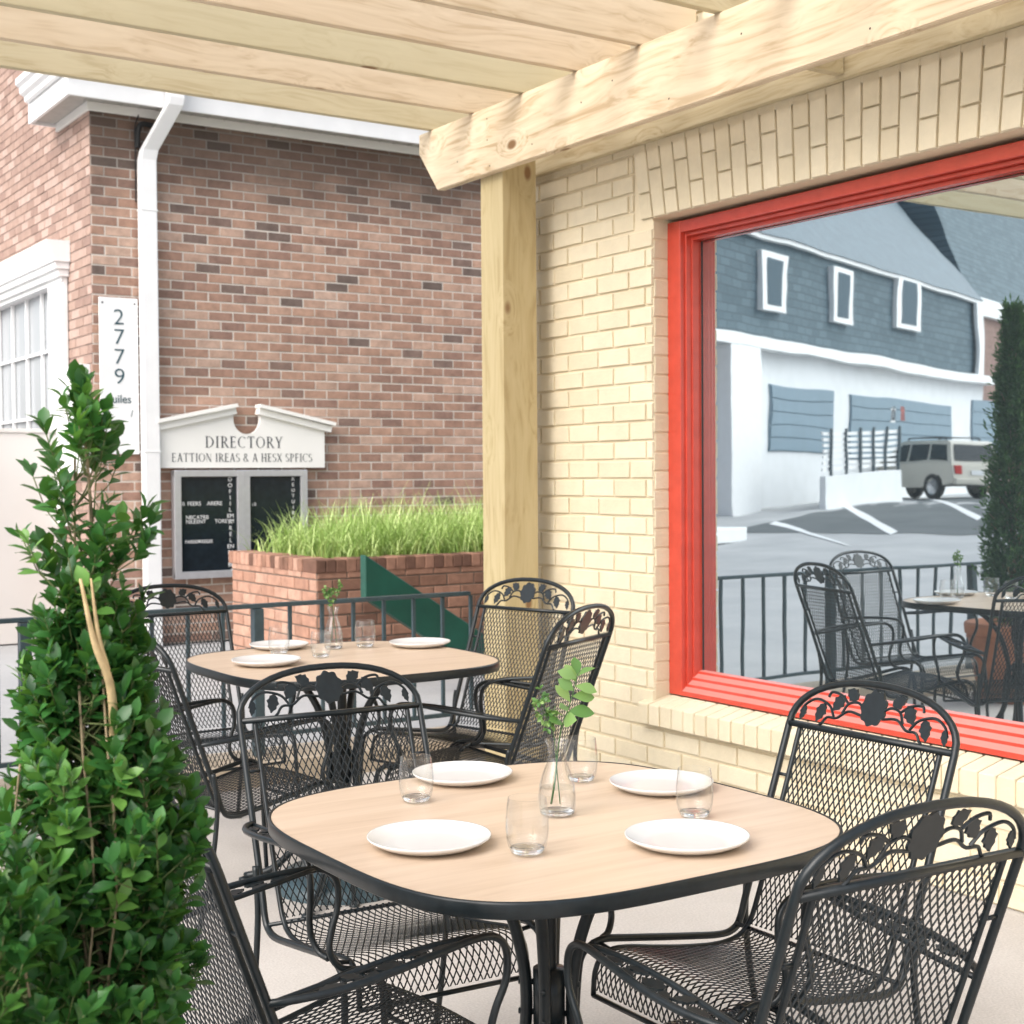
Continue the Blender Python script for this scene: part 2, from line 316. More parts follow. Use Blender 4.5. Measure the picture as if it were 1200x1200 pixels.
def serif_text(name, word, size, mat, parent, loc, track=.10, sx=1.0):
    """thin roman capitals drawn from strokes, centred, in the local XZ plane facing -Y"""
    G = {}
    V, Hh, Dg, Ar = 'V', 'H', 'D', 'A'
    G['I'] = (.36, [(V, .18, 0, 1)]); G['D'] = (.80, [(V, .16, 0, 1), (Ar, .22, .5, .50, .48, -90, 90), (Hh, .16, .24, .98), (Hh, .16, .24, .02)])
    G['R'] = (.72, [(V, .16, 0, 1), (Ar, .26, .74, .26, .24, -90, 90), (Hh, .16, .28, .98), (Hh, .16, .28, .5), (Dg, .34, .5, .68, .0, .10)])
    G['P'] = (.64, [(V, .16, 0, 1), (Ar, .26, .74, .26, .24, -90, 90), (Hh, .16, .28, .98), (Hh, .16, .28, .5)])
    G['E'] = (.62, [(V, .16, 0, 1), (Hh, .16, .52, .98), (Hh, .16, .46, .52), (Hh, .16, .54, .02), (V2 := 'T', .53, .84, .98), ('T', .55, .02, .18), ('T', .46, .44, .60)])
    G['F'] = (.58, [(V, .16, 0, 1), (Hh, .16, .52, .98), (Hh, .16, .46, .52), ('T', .53, .84, .98), ('T', .46, .44, .60)])
    G['C'] = (.76, [(Ar, .43, .5, .36, .48, 50, 310), ('T', .68, .76, .96)]); G['O'] = (.86, [(Ar, .43, .5, .36, .48, 0, 360)])
    G['T'] = (.70, [(V, .35, 0, 1), (Hh, .04, .66, .98), ('T', .05, .80, .98), ('T', .65, .80, .98)])
    G['Y'] = (.72, [(V, .36, 0, .45), (Dg, .10, 1, .36, .43, .10), (Dg, .62, 1, .37, .43, .04)])
    G['A'] = (.76, [(Dg, .12, 0, .38, 1, .04), (Dg, .38, 1, .64, 0, .10), (Hh, .22, .54, .34)])
    G['N'] = (.80, [('T', .14, 0, 1), (Dg, .14, 1, .66, 0, .10), ('T', .66, 0, 1)])
    G['H'] = (.80, [(V, .16, 0, 1), (V, .64, 0, 1), (Hh, .16, .64, .5)])
    G['X'] = (.72, [(Dg, .10, 1, .62, 0, .10), (Dg, .62, 1, .10, 0, .04)])
    G['S'] = (.56, [(Ar, .28, .74, .18, .23, 30, 270), (Ar, .28, .26, .20, .25, -150, 90)])
    G['&'] = (.78, [(Ar, .32, .78, .15, .19, 0, 360), (Ar, .30, .28, .22, .27, 60, 330), (Dg, .22, .66, .68, .02, .09)])
    G[' '] = (.30, [])
    tot = sum(G[c][0]+track for c in word); x = -tot*size*sx/2; bm = bmesh.new(); dep = [0.0]; outs = []
    def q(pts):
        dep[0] = (dep[0]+.00013) % .0021; bm.faces.new([bm.verts.new((a, -dep[0], b)) for a, b in pts])
    for c in word:
        if c == ' ' and len(bm.faces): obj(name, bm, mat, parent, loc=loc); bm = bmesh.new()
        wd, st = G[c]; X = lambda a: x+a*size*sx; Zz = lambda b: b*size
        for t in st:
            if t[0] == 'V':
                w = .068; q([(X(t[1]-w), Zz(t[2])), (X(t[1]+w), Zz(t[2])), (X(t[1]+w), Zz(t[3])), (X(t[1]-w), Zz(t[3]))])
                for e in (t[2], t[3]):
                    if e in (0, 1): e0 = e-.035*e; q([(X(t[1]-.15), Zz(e0)), (X(t[1]+.15), Zz(e0)), (X(t[1]+.15), Zz(e0+.035)), (X(t[1]-.15), Zz(e0+.035))])
            elif t[0] == 'T': q([(X(t[1]-.02), Zz(t[2])), (X(t[1]+.02), Zz(t[2])), (X(t[1]+.02), Zz(t[3])), (X(t[1]-.02), Zz(t[3]))])
            elif t[0] == 'H': q([(X(t[1]), Zz(t[3]-.03)), (X(t[2]), Zz(t[3]-.03)), (X(t[2]), Zz(t[3]+.03)), (X(t[1]), Zz(t[3]+.03))])
            elif t[0] == 'D':
                w = t[5]/2+.02; q([(X(t[1]-w), Zz(t[2])), (X(t[1]+w), Zz(t[2])), (X(t[3]+w), Zz(t[4])), (X(t[3]-w), Zz(t[4]))])
                for a_, b_ in ((t[1], t[2]), (t[3], t[4])):
                    if b_ in (0, 1): e0 = b_-.035*b_; q([(X(a_-.12), Zz(e0)), (X(a_+.12), Zz(e0)), (X(a_+.12), Zz(e0+.035)), (X(a_-.12), Zz(e0+.035))])
            else:
                _, cx_, cy_, rx, ry, a0, a1 = t; n = 22; prev = None
                for i in range(n+1):
                    a = math.radians(a0+(a1-a0)*i/n); th = .026+.042*abs(math.cos(a)); co, si = math.cos(a), math.sin(a)
                    cur = ((X(cx_+(rx+th)*co), Zz(cy_+(ry+.02)*si)), (X(cx_+(rx-th)*co), Zz(cy_+(ry-.02)*si)))
                    if prev: q([prev[0], cur[0], cur[1], prev[1]])
                    prev = cur
        x += (wd+track)*size*sx
    return obj(name, bm, mat, parent, loc=loc)

# ---- brick walls as real bricks: (u,z) rectangle on a plane, n = outward normal
def brick_panel(name, mat, parent, O, u, n, W, z0, z1, Lb, Hc, J, raise_, holes=(), cham=.003, seed=1, tilt=.0, u_off=0, back=True, tone=lambda rnd, uu, zz: rnd.random(), clip=None):
    rnd = random.Random(seed); bm = bmesh.new(); lay = bm.faces.layers.float.new('tone')
    O = Vector(O); u = Vector(u); n = Vector(n); Z = Vector((0, 0, 1))
    P = lambda a, b, d: O+u*a+Z*b+n*d
    flip = u.cross(Z).dot(n) < 0
    def quad(pts, tv):
        f = bm.faces.new([bm.verts.new(p) for p in (pts[::-1] if flip else pts)]); f[lay] = tv
    def brick(a0, a1, b0, b1):
        if a1-a0 < .02 or b1-b0 < .012: return
        tv = tone(rnd, (a0+a1)/2, (b0+b1)/2); h = raise_*(1+rnd.uniform(-.25, .25)); c = cham
        j = lambda: rnd.uniform(-tilt, tilt)
        hs = [h+j() for _ in range(4)]
        base = [(a0, b0), (a1, b0), (a1, b1), (a0, b1)]
        tops = [(a0+c, b0+c), (a1-c, b0+c), (a1-c, b1-c), (a0+c, b1-c)]
        B0 = [P(a, b, 0) for a, b in base]; B1 = [P(a, b, hs[i]-c) for i, (a, b) in enumerate(base)]; T = [P(a, b, hs[i]) for i, (a, b) in enumerate(tops)]
        quad(T, tv)
        for i in range(4):
            k = (i+1) % 4
            quad([B0[i], B0[k], B1[k], B1[i]], tv); quad([B1[i], B1[k], T[k], T[i]], tv)
    rows = int(round((z1-z0)/Hc))
    for r in range(rows):
        b0 = z0+r*Hc+J/2; b1 = b0+Hc-J; zc = (b0+b1)/2
        a = -(Lb if r % 2 else Lb/2)+u_off
        while a < W:
            a0, a1 = max(a+J/2, 0), min(a+Lb-J/2, W)
            segs = [(a0, a1)] if a1 > a0 else []
            for (h0, h1, g0, g1) in holes:
                if g0 < zc < g1:
                    ns = []
                    for s0, s1 in segs:
                        if s1 <= h0 or s0 >= h1: ns.append((s0, s1)); continue
                        if s0 < h0: ns.append((s0, h0))
                        if s1 > h1: ns.append((h1, s1))
                    segs = ns
            for s0, s1 in segs: brick(s0+rnd.uniform(-.0015, .0015), s1+rnd.uniform(-.0015, .0015), b0+rnd.uniform(-.001, .001), b1+rnd.uniform(-.001, .001))
            a += Lb
    if back:
        us = sorted({0, W, *[h for H in holes for h in H[:2] if 0 < h < W]}); zs = sorted({z0, z1, *[h for H in holes for h in H[2:] if z0 < h < z1]})
        for a0, a1 in zip(us, us[1:]):
            for b0, b1 in zip(zs, zs[1:]):
                ca, cb = (a0+a1)/2, (b0+b1)/2
                if any(H[0] < ca < H[1] and H[2] < cb < H[3] for H in holes): continue
                quad([P(a0, b0, 0), P(a1, b0, 0), P(a1, b1, 0), P(a0, b1, 0)], -1.0)
    return obj(name, bm, mat, parent)

# ================================================================== SETTING
def gz(x, y):
    """the car park climbs gently away from the cafe"""
    d = max(0.0, -x-4.0); t = min(1, d/20.0)
    return .66*t*t*(3-2*t)
bm = bmesh.new()
xs = [-300, -120, -60, -40, -30, -26, -22, -20, -18, -16, -14, -12, -10, -8, -6, -4, 0, 4, 10, 20, 60, 300]
ys = [-300, -100, -40, -20, -10, 0, 10, 20, 30, 40, 60, 100, 300]
g = [[bm.verts.new((x, y, gz(x, y)-.012)) for y in ys] for x in xs]
for i in range(len(xs)-1):
    for j in range(len(ys)-1): bm.faces.new((g[i][j], g[i+1][j], g[i+1][j+1], g[i][j+1]))
tag(obj('ground', bm, M['asphalt'], smooth=True), kind='structure')
bm = bmesh.new(); box(bm, -.6, 3.84, -4, 6.0, -.20, 0.0, .004)
tag(obj('patio', bm, M['concrete']), kind='structure')
bm = bmesh.new(); box(bm, -.9, 3.83, 6.002, 6.36, -.10, .105, .012)
tag(obj('kerb', bm, M['kerb']), kind='structure')

# ================================================================== CAFE BUILDING (yellow painted brick)
cafe = empty('cafe_building', (3.841, 0, 0), 0, 'pale yellow painted brick cafe wall with big red framed window on the right', 'building')
XW = 3.841; HC = .0815; LB = .225
def L(p): return (p[0]-3.841, p[1], p[2])
WY0, WY1, WZ0, WZ1 = 2.40, 4.706, .46, 2.50          # window opening
Y0, Y1 = -2.0, 5.86
SB, ST = 2.485, 2.806                              # soldier band
holes = [(Y1-WY1, Y1-WY0, WZ0-.02, ST), (Y1-4.80, Y1-WY0+.1, SB+.03, ST)]
n0 = round((ST+.08)/HC)
brick_panel('wall', M['yellow'], cafe, (0-.006, Y1, 0), (0, -1, 0), (-1, 0, 0), Y1-Y0, 0, 41*HC, LB, HC, .0125, .009, holes=[(Y1-WY1, Y1-WY0, WZ0-.03, ST), (Y1-4.83, Y1-WY0+.1, SB, ST)], cham=.0022, seed=5, tilt=.0012, u_off=.10)
# mass behind the wall (ends, top)
bm = bmesh.new()
box(bm, .004, 5.0, WY1+.001, Y1-.004, 0, 41*HC); box(bm, .004, 5.0, Y0, WY0-.001, 0, 41*HC)
box(bm, .25, 5.0, WY0-.002, WY1+.002, 0, 41*HC); box(bm, .004, .249, WY0-.002, WY1+.002, 0, WZ0-.09); box(bm, .004, .249, WY0-.002, WY1+.002, ST+.001, 41*HC)
obj('wall_core', bm, M['yellow'], cafe)
# left jamb bricks of the reveal (facing -Y) and right jamb
brick_panel('window_reveal', M['yellow'], cafe, (-.006, WY1, 0), (1, 0, 0), (0, -1, 0), .085, .44, SB+.01, .4, HC, .009, .004, cham=.0018, seed=8, u_off=.0)
brick_panel('window_reveal', M['yellow'], cafe, (-.006, WY0, 0), (1, 0, 0), (0, 1, 0), .085, .44, SB+.01, .4, HC, .009, .004, cham=.0018, seed=9)
# soldier course of upright bricks fanned out from the middle
bm = bmesh.new(); lay = bm.faces.layers.float.new('tone'); rnd = random.Random(3)
yc = (WY0+WY1)/2+.02; nb = 29; wbot = (WY1-WY0+.10)/nb; wtop = wbot*1.045
def sface(pts, tv):
    f = bm.faces.new([bm.verts.new(p) for p in pts]); f[lay] = tv
def sbrick(i, za, zb):
    tv = rnd.random(); g = .0048; pts = []
    def yy(k, z): t = (z-SB)/(ST-SB); return yc+(k-nb/2)*(wbot+(wtop-wbot)*t)
    h = -.0170-rnd.uniform(0, .003)
    q = [(yy(i, za)+g, za), (yy(i+1, za)-g, za), (yy(i+1, zb)-g, zb), (yy(i, zb)+g, zb)]
    c = .0025
    cy = sum(a for a, b in q)/4; cz = (za+zb)/2
    T = [(a+(c if a < cy else -c), b+(c if b < cz else -c)) for a, b in q]
    sface([(h, a, b) for a, b in T][::-1], tv)
    for k in range(4):
        m = (k+1) % 4
        sface([(-.004, *q[m]), (-.004, *q[k]), (h+c, *q[k]), (h+c, *q[m])], tv)
        sface([(h+c, *q[m]), (h+c, *q[k]), (h, *T[k]), (h, *T[m])], tv)
for i in range(nb):
    cut = SB+(.205 if i % 2 else .105)
    j = rnd.uniform(-.008, .008)
    sbrick(i, SB+.002, cut+j-.004); sbrick(i, cut+j+.004, ST-.004)
obj('soldier_course', bm, M['yellow'], cafe)
bm = bmesh.new(); lay = bm.faces.layers.float.new('tone'); box(bm, -.0045, .199, WY0-.10, WY1+.126, SB+.0005, ST+.0005)
for f in bm.faces: f[lay] = -1
obj('lintel', bm, M['yellow'], cafe)
# sloping rowlock sill
bm = bmesh.new(); lay = bm.faces.layers.float.new('tone')
y = WY0-.06; k = 0
while y < WY1+.0:
    w = .0735; a = rnd.uniform(-.0015, .0015); sk = rnd.uniform(-.002, .003)
    before = set(bm.faces)
    P = [(-.055+a, .345), (.075, .365), (.075, .462), (-.055+a, .432+a)]
    A = [bm.verts.new((p[0], y+.0035+sk, p[1])) for p in P]; B = [bm.verts.new((p[0], y+w-.0035, p[1])) for p in P]
    fs = [bm.faces.new(A), bm.faces.new(B[::-1])]+[bm.faces.new((A[(i+1) % 4], A[i], B[i], B[(i+1) % 4])) for i in range(4)]
    es = list({e for f in fs for e in f.edges}); bmesh.ops.bevel(bm, geom=es, offset=.003, segments=1, affect='EDGES')
    tv = rnd.random()
    for f in set(bm.faces)-before: f[lay] = tv
    y += w
before = set(bm.faces); box(bm, -.046, .10, WY0-.055, WY1-.004, .352, .4225)
for f in set(bm.faces)-before: f[lay] = -1
obj('window_sill', bm, M['yellow'], cafe)
# red frame
def ring(bm, y0, y1, z0, z1, wy, wz, x0, x1, bev=.004):
    # mitred look: four boxes
    box(bm, x0, x1, y1-wy, y1, z0, z1, bev); box(bm, x0, x1, y0, y0+wy, z0, z1, bev)
    box(bm, x0+.0015, x1, y0+wy-.003, y1-wy+.003, z1-wz, z1-.0015, bev); box(bm, x0+.0015, x1, y0+wy-.003, y1-wy+.003, z0+.0015, z0+wz, bev)
bm = bmesh.new()
def ring3(y0, y1, z1, wy, wz, x0, x1, bev=.004):
    box(bm, x0, x1, y1-wy, y1, .466, z1, bev); box(bm, x0, x1, y0, y0+wy, .466, z1, bev)
    box(bm, x0+.0015, x1, y0+wy-.003, y1-wy+.003, z1-wz, z1-.0015, bev)
ring3(WY0, WY1, 2.470, .086, .050, .071, .13)
ring3(WY0+.085, WY1-.085, 2.421, .012, .016, .095, .145)
ring3(WY0+.096, WY1-.096, 2.406, .009, .018, .122, .172, .003)
prof = [(.0725, .4665), (.0725, .486), (.094, .503), (.096, .514), (.118, .530), (.120, .541), (.144, .556), (.146, .566), (.172, .572), (.172, .4665)]
prism(bm, prof, WY0+.003, WY1-.003, lambda a, b, t: (a, t, b))
bmesh.ops.recalc_face_normals(bm, faces=list(bm.faces))
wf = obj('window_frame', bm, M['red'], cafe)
bm = bmesh.new(); box(bm, .1685, .1705, WY0+.105, WY1-.105, .55, 2.385)
obj('window_pane', bm, M['window_glass'], wf)
bm = bmesh.new(); box(bm, .1655, .1680, WY1-.1145, WY1-.110, .55, 2.385)
obj('gasket', bm, M['rubber'], wf)

# ================================================================== PERGOLA
perg = empty('pergola', (3.62, 5.50, 0), 0, 'new pine pergola, post beside the yellow wall with beam and rafters overhead', 'pergola')
def board(name, length, w, h, mat, start, ang=0, par=perg, bev=.004, ends=None):
    """board along local X; start = world position of its centre line start (at mid width, bottom)"""
    bm = bmesh.new()
    if ends:
        pts = ends
        prism(bm, pts, -w/2, w/2, lambda a, b, t: (a, -t, b))
        bmesh.ops.bevel(bm, geom=list(bm.edges), offset=bev, segments=2, affect='EDGES')
    else: box(bm, 0, length, -w/2, w/2, 0, h, bev)
    o = obj(name, bm, mat, par, loc=(start[0]-3.62, start[1]-5.50, start[2]), rot=(0, 0, ang))
    return o
BH = .297
# main beam: runs along -Y from its cut end
bl = 9.0
beam = board('beam', bl, .040, BH, M['pine'], (3.520, 6.095, 2.775), -PI/2, ends=[(.17, 0), (bl, 0), (bl, BH), (0, BH), (0, .20)])
for d, z in ((.62, .245), (.62, .15), (.64, .03), (.36, .10), (1.55, .20), (1.34, .16), (2.9, .05), (1.9, .05), (4.0, .24), (.98, .06), (2.3, .19)):
    bm = bmesh.new(); A = [bm.verts.new((d+.0042*math.cos(k*PI/4), -.0205, z+.0042*math.sin(k*PI/4))) for k in range(8)]; bm.faces.new(A)
    obj('nail_head', bm, M['nail'], beam)
board('ledger', 9.0, .038, BH-.03, M['pine_green'], (3.812, 5.72, 2.803), -PI/2)
board('post', 0, 0, 0, M['pine_green'], (0, 0, 0)) if False else None
# post: long axis local X -> stand up
bm = bmesh.new(); box(bm, 0, 2.85, -.0925, .0925, -.0925, .0925, .005)
o = obj('post', bm, M['post_pine'], perg, loc=(3.6335-3.62, 5.5075-5.50, 0), rot=(0, -PI/2, 0))
for yb in (3.60, 1.6, -.4): board('block', .246, .038, .19, M['pine_green'], (3.5435, yb, 2.815), 0)
RY = [5.97, 5.595, 5.185, 4.785, 4.365, 3.905, 3.49, 3.07, 2.65, 2.23, 1.81, 1.39, .97, .55]
for i, ry in enumerate(RY):
    xe = 3.775 + random.uniform(-.01, .03)
    bm = bmesh.new(); box(bm, 0, 4.35, -.019, .019, 0, .235, .004)
    o = obj('rafter', bm, (M['pine_green'] if i in (0, 2, 5, 8, 11) else M['pine']), perg, loc=(xe-3.62, ry+.019-5.50, 3.0735), rot=(0, 0, PI))
# far side beam and post of the pergola
board('beam', 8.8, .040, BH, M['pine'], (-.30, 6.095, 2.775), -PI/2, ends=[(.17, 0), (8.8, 0), (8.8, BH), (0, BH), (0, .20)])
bm = bmesh.new(); box(bm, 0, 2.85, -.0925, .0925, -.0925, .0925, .005)
obj('post', bm, M['post_pine'], perg, loc=(-.412-3.62, 5.5075-5.50, 0), rot=(0, -PI/2, 0))
# corner brace behind the beam end
bm = bmesh.new()
tube(bm, [(3.70, 5.58, 2.79), (3.70, 5.86, 2.79+.02)], .02, flat=(.03, .035))
bm.free()
# upper purlins lying across the rafters

# ================================================================== BRICK BUILDING ACROSS
BX, BY = 3.60, 11.66
bld = empty('brick_building', (BX, BY, 0), 0, 'two storey brown brick building with white eaves behind the terrace', 'building')
def tone_front(rnd, a, z):
    v = rnd.random()
    return v*.30 if rnd.random() < .10 else .22+v*.78
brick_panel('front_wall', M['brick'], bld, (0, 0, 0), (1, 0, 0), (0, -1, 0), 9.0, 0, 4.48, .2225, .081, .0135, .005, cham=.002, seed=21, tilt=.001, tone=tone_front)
SH = (12.64-BY, 14.86-BY, 1.0, 3.13)
brick_panel('side_wall', M['brick_side'], bld, (0, 0, 0), (0, 1, 0), (-1, 0, 0), 13.0, 0, 9.0, .2225, .081, .011, .006, holes=[SH], cham=.002, seed=22, tilt=.001)
bm = bmesh.new(); box(bm, .01, 9.0, .01, 13, 0, 4.47); box(bm, .01, 9.0, .9, 13, 4.48, 9.0)
# cut for the window: core is set back there, so use pieces instead
bm.free(); bm = bmesh.new()
box(bm, .004, 9.0, .004, SH[0]-.01, 0, 4.475); box(bm, .12, 9.0, SH[0]-.01, SH[1]+.01, 0, 4.475); box(bm, .004, 9.0, SH[1]+.01, 13, 0, 4.475)
box(bm, .004, .119, SH[0]-.01, SH[1]+.01, 0, SH[2]-.002); box(bm, .004, .119, SH[0]-.01, SH[1]+.01, SH[3]+.002, 4.475)
box(bm, .004, 9.0, .45, 13, 4.48, 9.0)
obj('wall_core', bm, M['brick_side'], bld)
# eaves: front fascia + soffit + frieze, side return
OV = .25; ZF0, ZF1 = 4.452, 4.70
bm = bmesh.new()
box(bm, -OV, 9.3, -OV, -OV+.03, ZF0, ZF1, .004)
box(bm, -OV, -OV+.03, -OV+.031, .90, ZF0, ZF1, .004)
box(bm, -OV+.031, -.002, .872, .902, ZF0+.002, ZF1)
box(bm, -OV-.045, 9.3, -OV-.05, -OV-.002, ZF1-.05, ZF1+.06, .01)
obj('fascia', bm, M['white'], bld)
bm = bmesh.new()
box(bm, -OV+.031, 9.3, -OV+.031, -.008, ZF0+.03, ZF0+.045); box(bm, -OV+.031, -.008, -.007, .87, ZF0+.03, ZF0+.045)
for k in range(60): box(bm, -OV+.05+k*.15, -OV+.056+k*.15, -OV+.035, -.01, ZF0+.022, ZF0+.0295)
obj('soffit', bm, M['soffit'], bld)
bm = bmesh.new()
box(bm, -.03, 9.3, -.032, -.007, ZF0-.045, ZF0+.028, .003); box(bm, -.03, -.007, -.006, .86, ZF0-.045, ZF0+.028, .003)
obj('frieze', bm, M['offwhite'], bld)
# crown gutter on the side return
bm = bmesh.new()
prof = [(0, .03), (-.03, .04), (-.035, .08), (-.07, .10), (-.075, .15), (-.105, .17), (-.105, .22), (0, .22)]
prism(bm, prof, -.30, .86, lambda a, b, t: (-OV-.01+a, t, ZF1-.11+b))
obj('crown_gutter', bm, M['white'], bld)
bm = bmesh.new()
A = [(-OV-.1, -OV-.1, ZF1+.06), (9.4, -OV-.1, ZF1+.06), (9.4, .6, 5.5), (-OV-.1, .6, 5.5)]
v = [bm.verts.new(p) for p in A]; bm.faces.new(v)
obj('roof', bm, plain('grey_roof', (.18, .18, .18), .8), bld)
# downspout
bm = bmesh.new()
dp = [(.61, -OV-.075, 4.74), (.61, -OV-.075, 4.52), (.60, -OV-.065, 4.46), (.46, -.10, 4.12), (.447, -.085, 4.04), (.447, -.085, 0.0)]
def rect_sweep(bm, pts, hw, hd):
    rings = []
    for i, p in enumerate(pts):
        rings.append([bm.verts.new((p[0]+a*hw, p[1]+b*hd, p[2])) for a, b in ((-1,-1),(1,-1),(1,1),(-1,1))])
    for A, B in zip(rings, rings[1:]):
        for k in range(4): bm.faces.new((A[k], B[k], B[(k+1) % 4], A[(k+1) % 4]))
    bm.faces.new(rings[0]); bm.faces.new(rings[-1][::-1])
rect_sweep(bm, dp, .068, .05)
bmesh.ops.bevel(bm, geom=[e for e in bm.edges if abs((e.verts[0].co-e.verts[1].co).z) > .03], offset=.008, segments=2, affect='EDGES')
for z in (3.62, 1.62): box(bm, .375, .519, -.139, -.031, z, z+.012)
bmesh.ops.recalc_face_normals(bm, faces=list(bm.faces))
ds = obj('downspout', bm, M['white'], bld)
bm = bmesh.new()
tube(bm, cr([(.40, -.03, 4.42), (.36, -.05, 4.3), (.37, -.03, 4.1), (.372, -.02, 3.7)], 6), .006, 6)
tube(bm, cr([(.52, -.03, 4.35), (.40, -.05, 4.33), (.385, -.03, 4.15)], 6), .022, 6)
obj('cable', bm, M['rubber'], bld)
# side window with white surround
win = []
bm = bmesh.new()
def sx(y0, y1, z0, z1, x0, x1, b=.004): box(bm, x0, x1, y0, y1, z0, z1, b)
yA, yB = 12.295-BY, 15.12-BY
sx(yA, 12.67-BY, 1.0, 3.13, -.05, -.012); sx(14.82-BY, yB, 1.0, 3.13, -.05, -.012)
sx(yA+.06, 12.66-BY, 1.0, 3.10, -.08, -.051); sx(yA-.03, yB+.03, 3.131, 3.19, -.10, -.008); sx(yA-.05, yB+.05, 3.191, 3.25, -.13, -.008)
sx(yA+.0, yB, 3.09, 3.13, -.065, -.051)
prism(bm, [(-.008, 3.251), (-.15, 3.251), (-.20, 3.40), (-.20, 3.43), (-.008, 3.43)], yA-.07, yB+.07, lambda a, b, t: (a, t, b))
sx(12.67-BY, 14.82-BY, 3.09, 3.13, -.04, .05); sx(12.672-BY, 12.71-BY, 1.0, 3.09, -.01, .05)
bmesh.ops.recalc_face_normals(bm, faces=list(bm.faces))
wd = obj('window', bm, M['white'], bld)
bm = bmesh.new()
for k in range(1, 5): yv = 12.70-BY+k*.515-.03; box(bm, .0, .03, yv-.012, yv+.012, 1.0, 3.09)
for z in (2.549, 1.964, 1.38): box(bm, .001, .029, 12.711-BY, 14.82-BY, z-.012, z+.012)
obj('glazing_bars', bm, M['white'], wd)
def pale_pane():
    m, nt, b = newmat('pale_window_pane')
    b.inputs['Base Color'].default_value = (.36, .38, .40, 1); b.inputs['Roughness'].default_value = .08
    return m
bm = bmesh.new(); box(bm, .036, .05, 12.70-BY, 14.83-BY, 1.0, 3.1)
obj('pane', bm, pale_pane(), wd)
bm = bmesh.new(); 
for k in range(26): 
    yv = 12.72-BY+k*.08; box(bm, .0515, .0535, yv, yv+.06, 1.9, 3.05)
obj('curtain', bm, M['white'], wd)
bm = bmesh.new(); box(bm, -.10, -.008, 11.70-BY, 12.24-BY, 1.45, 2.345, .006)
obj('meter_cabinet', bm, M['white'], bld)
# white enclosure wall in front of the side wall
bm = bmesh.new(); box(bm, -3.2, 0, -.06, .06, 0, 1.80, .006); box(bm, -3.22, .0, -.075, .075, 1.801, 1.835, .004)
en = obj('enclosure_wall', bm, M['enclosure'], loc=(3.585, 12.52, 0)); tag(en, 'tall plain off-white enclosure wall beside the brick building at left', 'wall')

# address sign
ad = empty('address_sign', (3.806, BY-.03, 2.25), 0, 'tall narrow white sign with vertical number 2779 on brick wall', 'sign')
bm = bmesh.new(); box(bm, -.161, .161, -.012, .008, -.645, .645, .003); obj('board', bm, M['white'], ad)
for k, ch in enumerate('2779'): text('lettering', ch, .185, M['teal_ink'], ad, (.0, -.0145, .424-k*.163), (PI/2, 0, 0), sx=1.08, ext=.0012, off=-.0022)
text('lettering', 'Suiles', .098, M['teal_ink'], ad, (-.005, -.0145, -.222), (PI/2, 0, 0), ext=.0012, sx=.93)
text('lettering', '/', .08, M['teal_ink'], ad, (.10, -.0145, -.335), (PI/2, 0, 0), ext=.0012)
for sx_ in (-1, 1):
    bm = bmesh.new(); A = [bm.verts.new((sx_*.135+.009*math.cos(k*PI/4), -.014, .60+.009*math.sin(k*PI/4))) for k in range(8)]; bm.faces.new(A); obj('screw', bm, M['grey_ink'], ad)

# directory sign: broken pediment board + notice case
dr = empty('directory_sign', (4.89, BY-.03, 1.0), 0, 'white directory sign with broken pediment above a twin door notice case', 'sign')
bm = bmesh.new()
zb, xl, xr, cx = .49, -.76, .76, .02
fr_ = lambda a, b, t: (a, t, b)
arc = [(cx+.125*math.cos(PI+k*PI/20), .905+.125*math.sin(PI+k*PI/20)) for k in range(21)]
prism(bm, [(xl, zb), (xr, zb), (xr, .77), (xl, .77)], -.05, 0, fr_)
prism(bm, [(xl, .7702), (cx-.125, .7702), (cx-.125, .965), (xl, .82)], -.05, 0, fr_)
prism(bm, [(cx+.125, .7702), (xr, .7702), (xr, .82), (cx+.125, .965)], -.05, 0, fr_)
for p_, q_ in zip(arc, arc[1:]): prism(bm, [(p_[0]+1e-5, .7702), (q_[0]-1e-5, .7702), (q_[0]-1e-5, q_[1]), (p_[0]+1e-5, p_[1])], -.05, 0, fr_)
bmesh.ops.recalc_face_normals(bm, faces=list(bm.faces))
obj('pediment_board', bm, M['offwhite'], dr)
bm = bmesh.new()
def rake(p, q, t0, w0, w1):
    d = (Vector(q)-Vector(p)); L_ = d.length; d.normalize(); nrm = Vector((-d.y, d.x)); nrm = nrm if nrm.y > 0 else -nrm
    pts = [Vector(p), Vector(q), Vector(q)+nrm*w1, Vector(p)+nrm*w1]
    prism(bm, [(v.x, v.y) for v in pts], t0, .0, lambda a, b, t: (a, t, b))
rake((xl-.02, .805), (cx-.105, .955), -.085, 0, .055); rake((xl-.04, .862), (cx-.105, 1.012), -.12, 0, .03)
rake((cx+.095, .955), (xr+.05, .805), -.085, 0, .055); rake((cx+.095, 1.012), (xr+.08, .862), -.12, 0, .03)
bmesh.ops.recalc_face_normals(bm, faces=list(bm.faces))
obj('raking_moulding', bm, M['offwhite'], dr)
serif_text('lettering', 'DIRECTORY', .098, M['grey_ink'], dr, (.0, -.0512, .662), .13)
serif_text('lettering', 'EATTION IREAS & A HESX SPFICS', .072, M['grey_ink'], dr, (-.01, -.0512, .542), .085, .93)
bm = bmesh.new()
cx0, cx1, cz0, cz1 = -.655, .57, -.45, .47
box(bm, cx0, cx1, -.09, -.06, cz1-.055, cz1, .004); box(bm, cx0, cx1, -.09, -.06, cz0, cz0+.06, .004)
for a in (cx0, cx1-.06, -.09): box(bm, a, a+(.06 if a != -.09 else .115), -.092, -.058, cz0+.004, cz1-.004, .004)
box(bm, -.034, -.03, -.094, -.0925, cz0, cz1)
box(bm, cx0+.004, cx1-.004, -.0578, -.002, cz0+.004, cz1-.004)
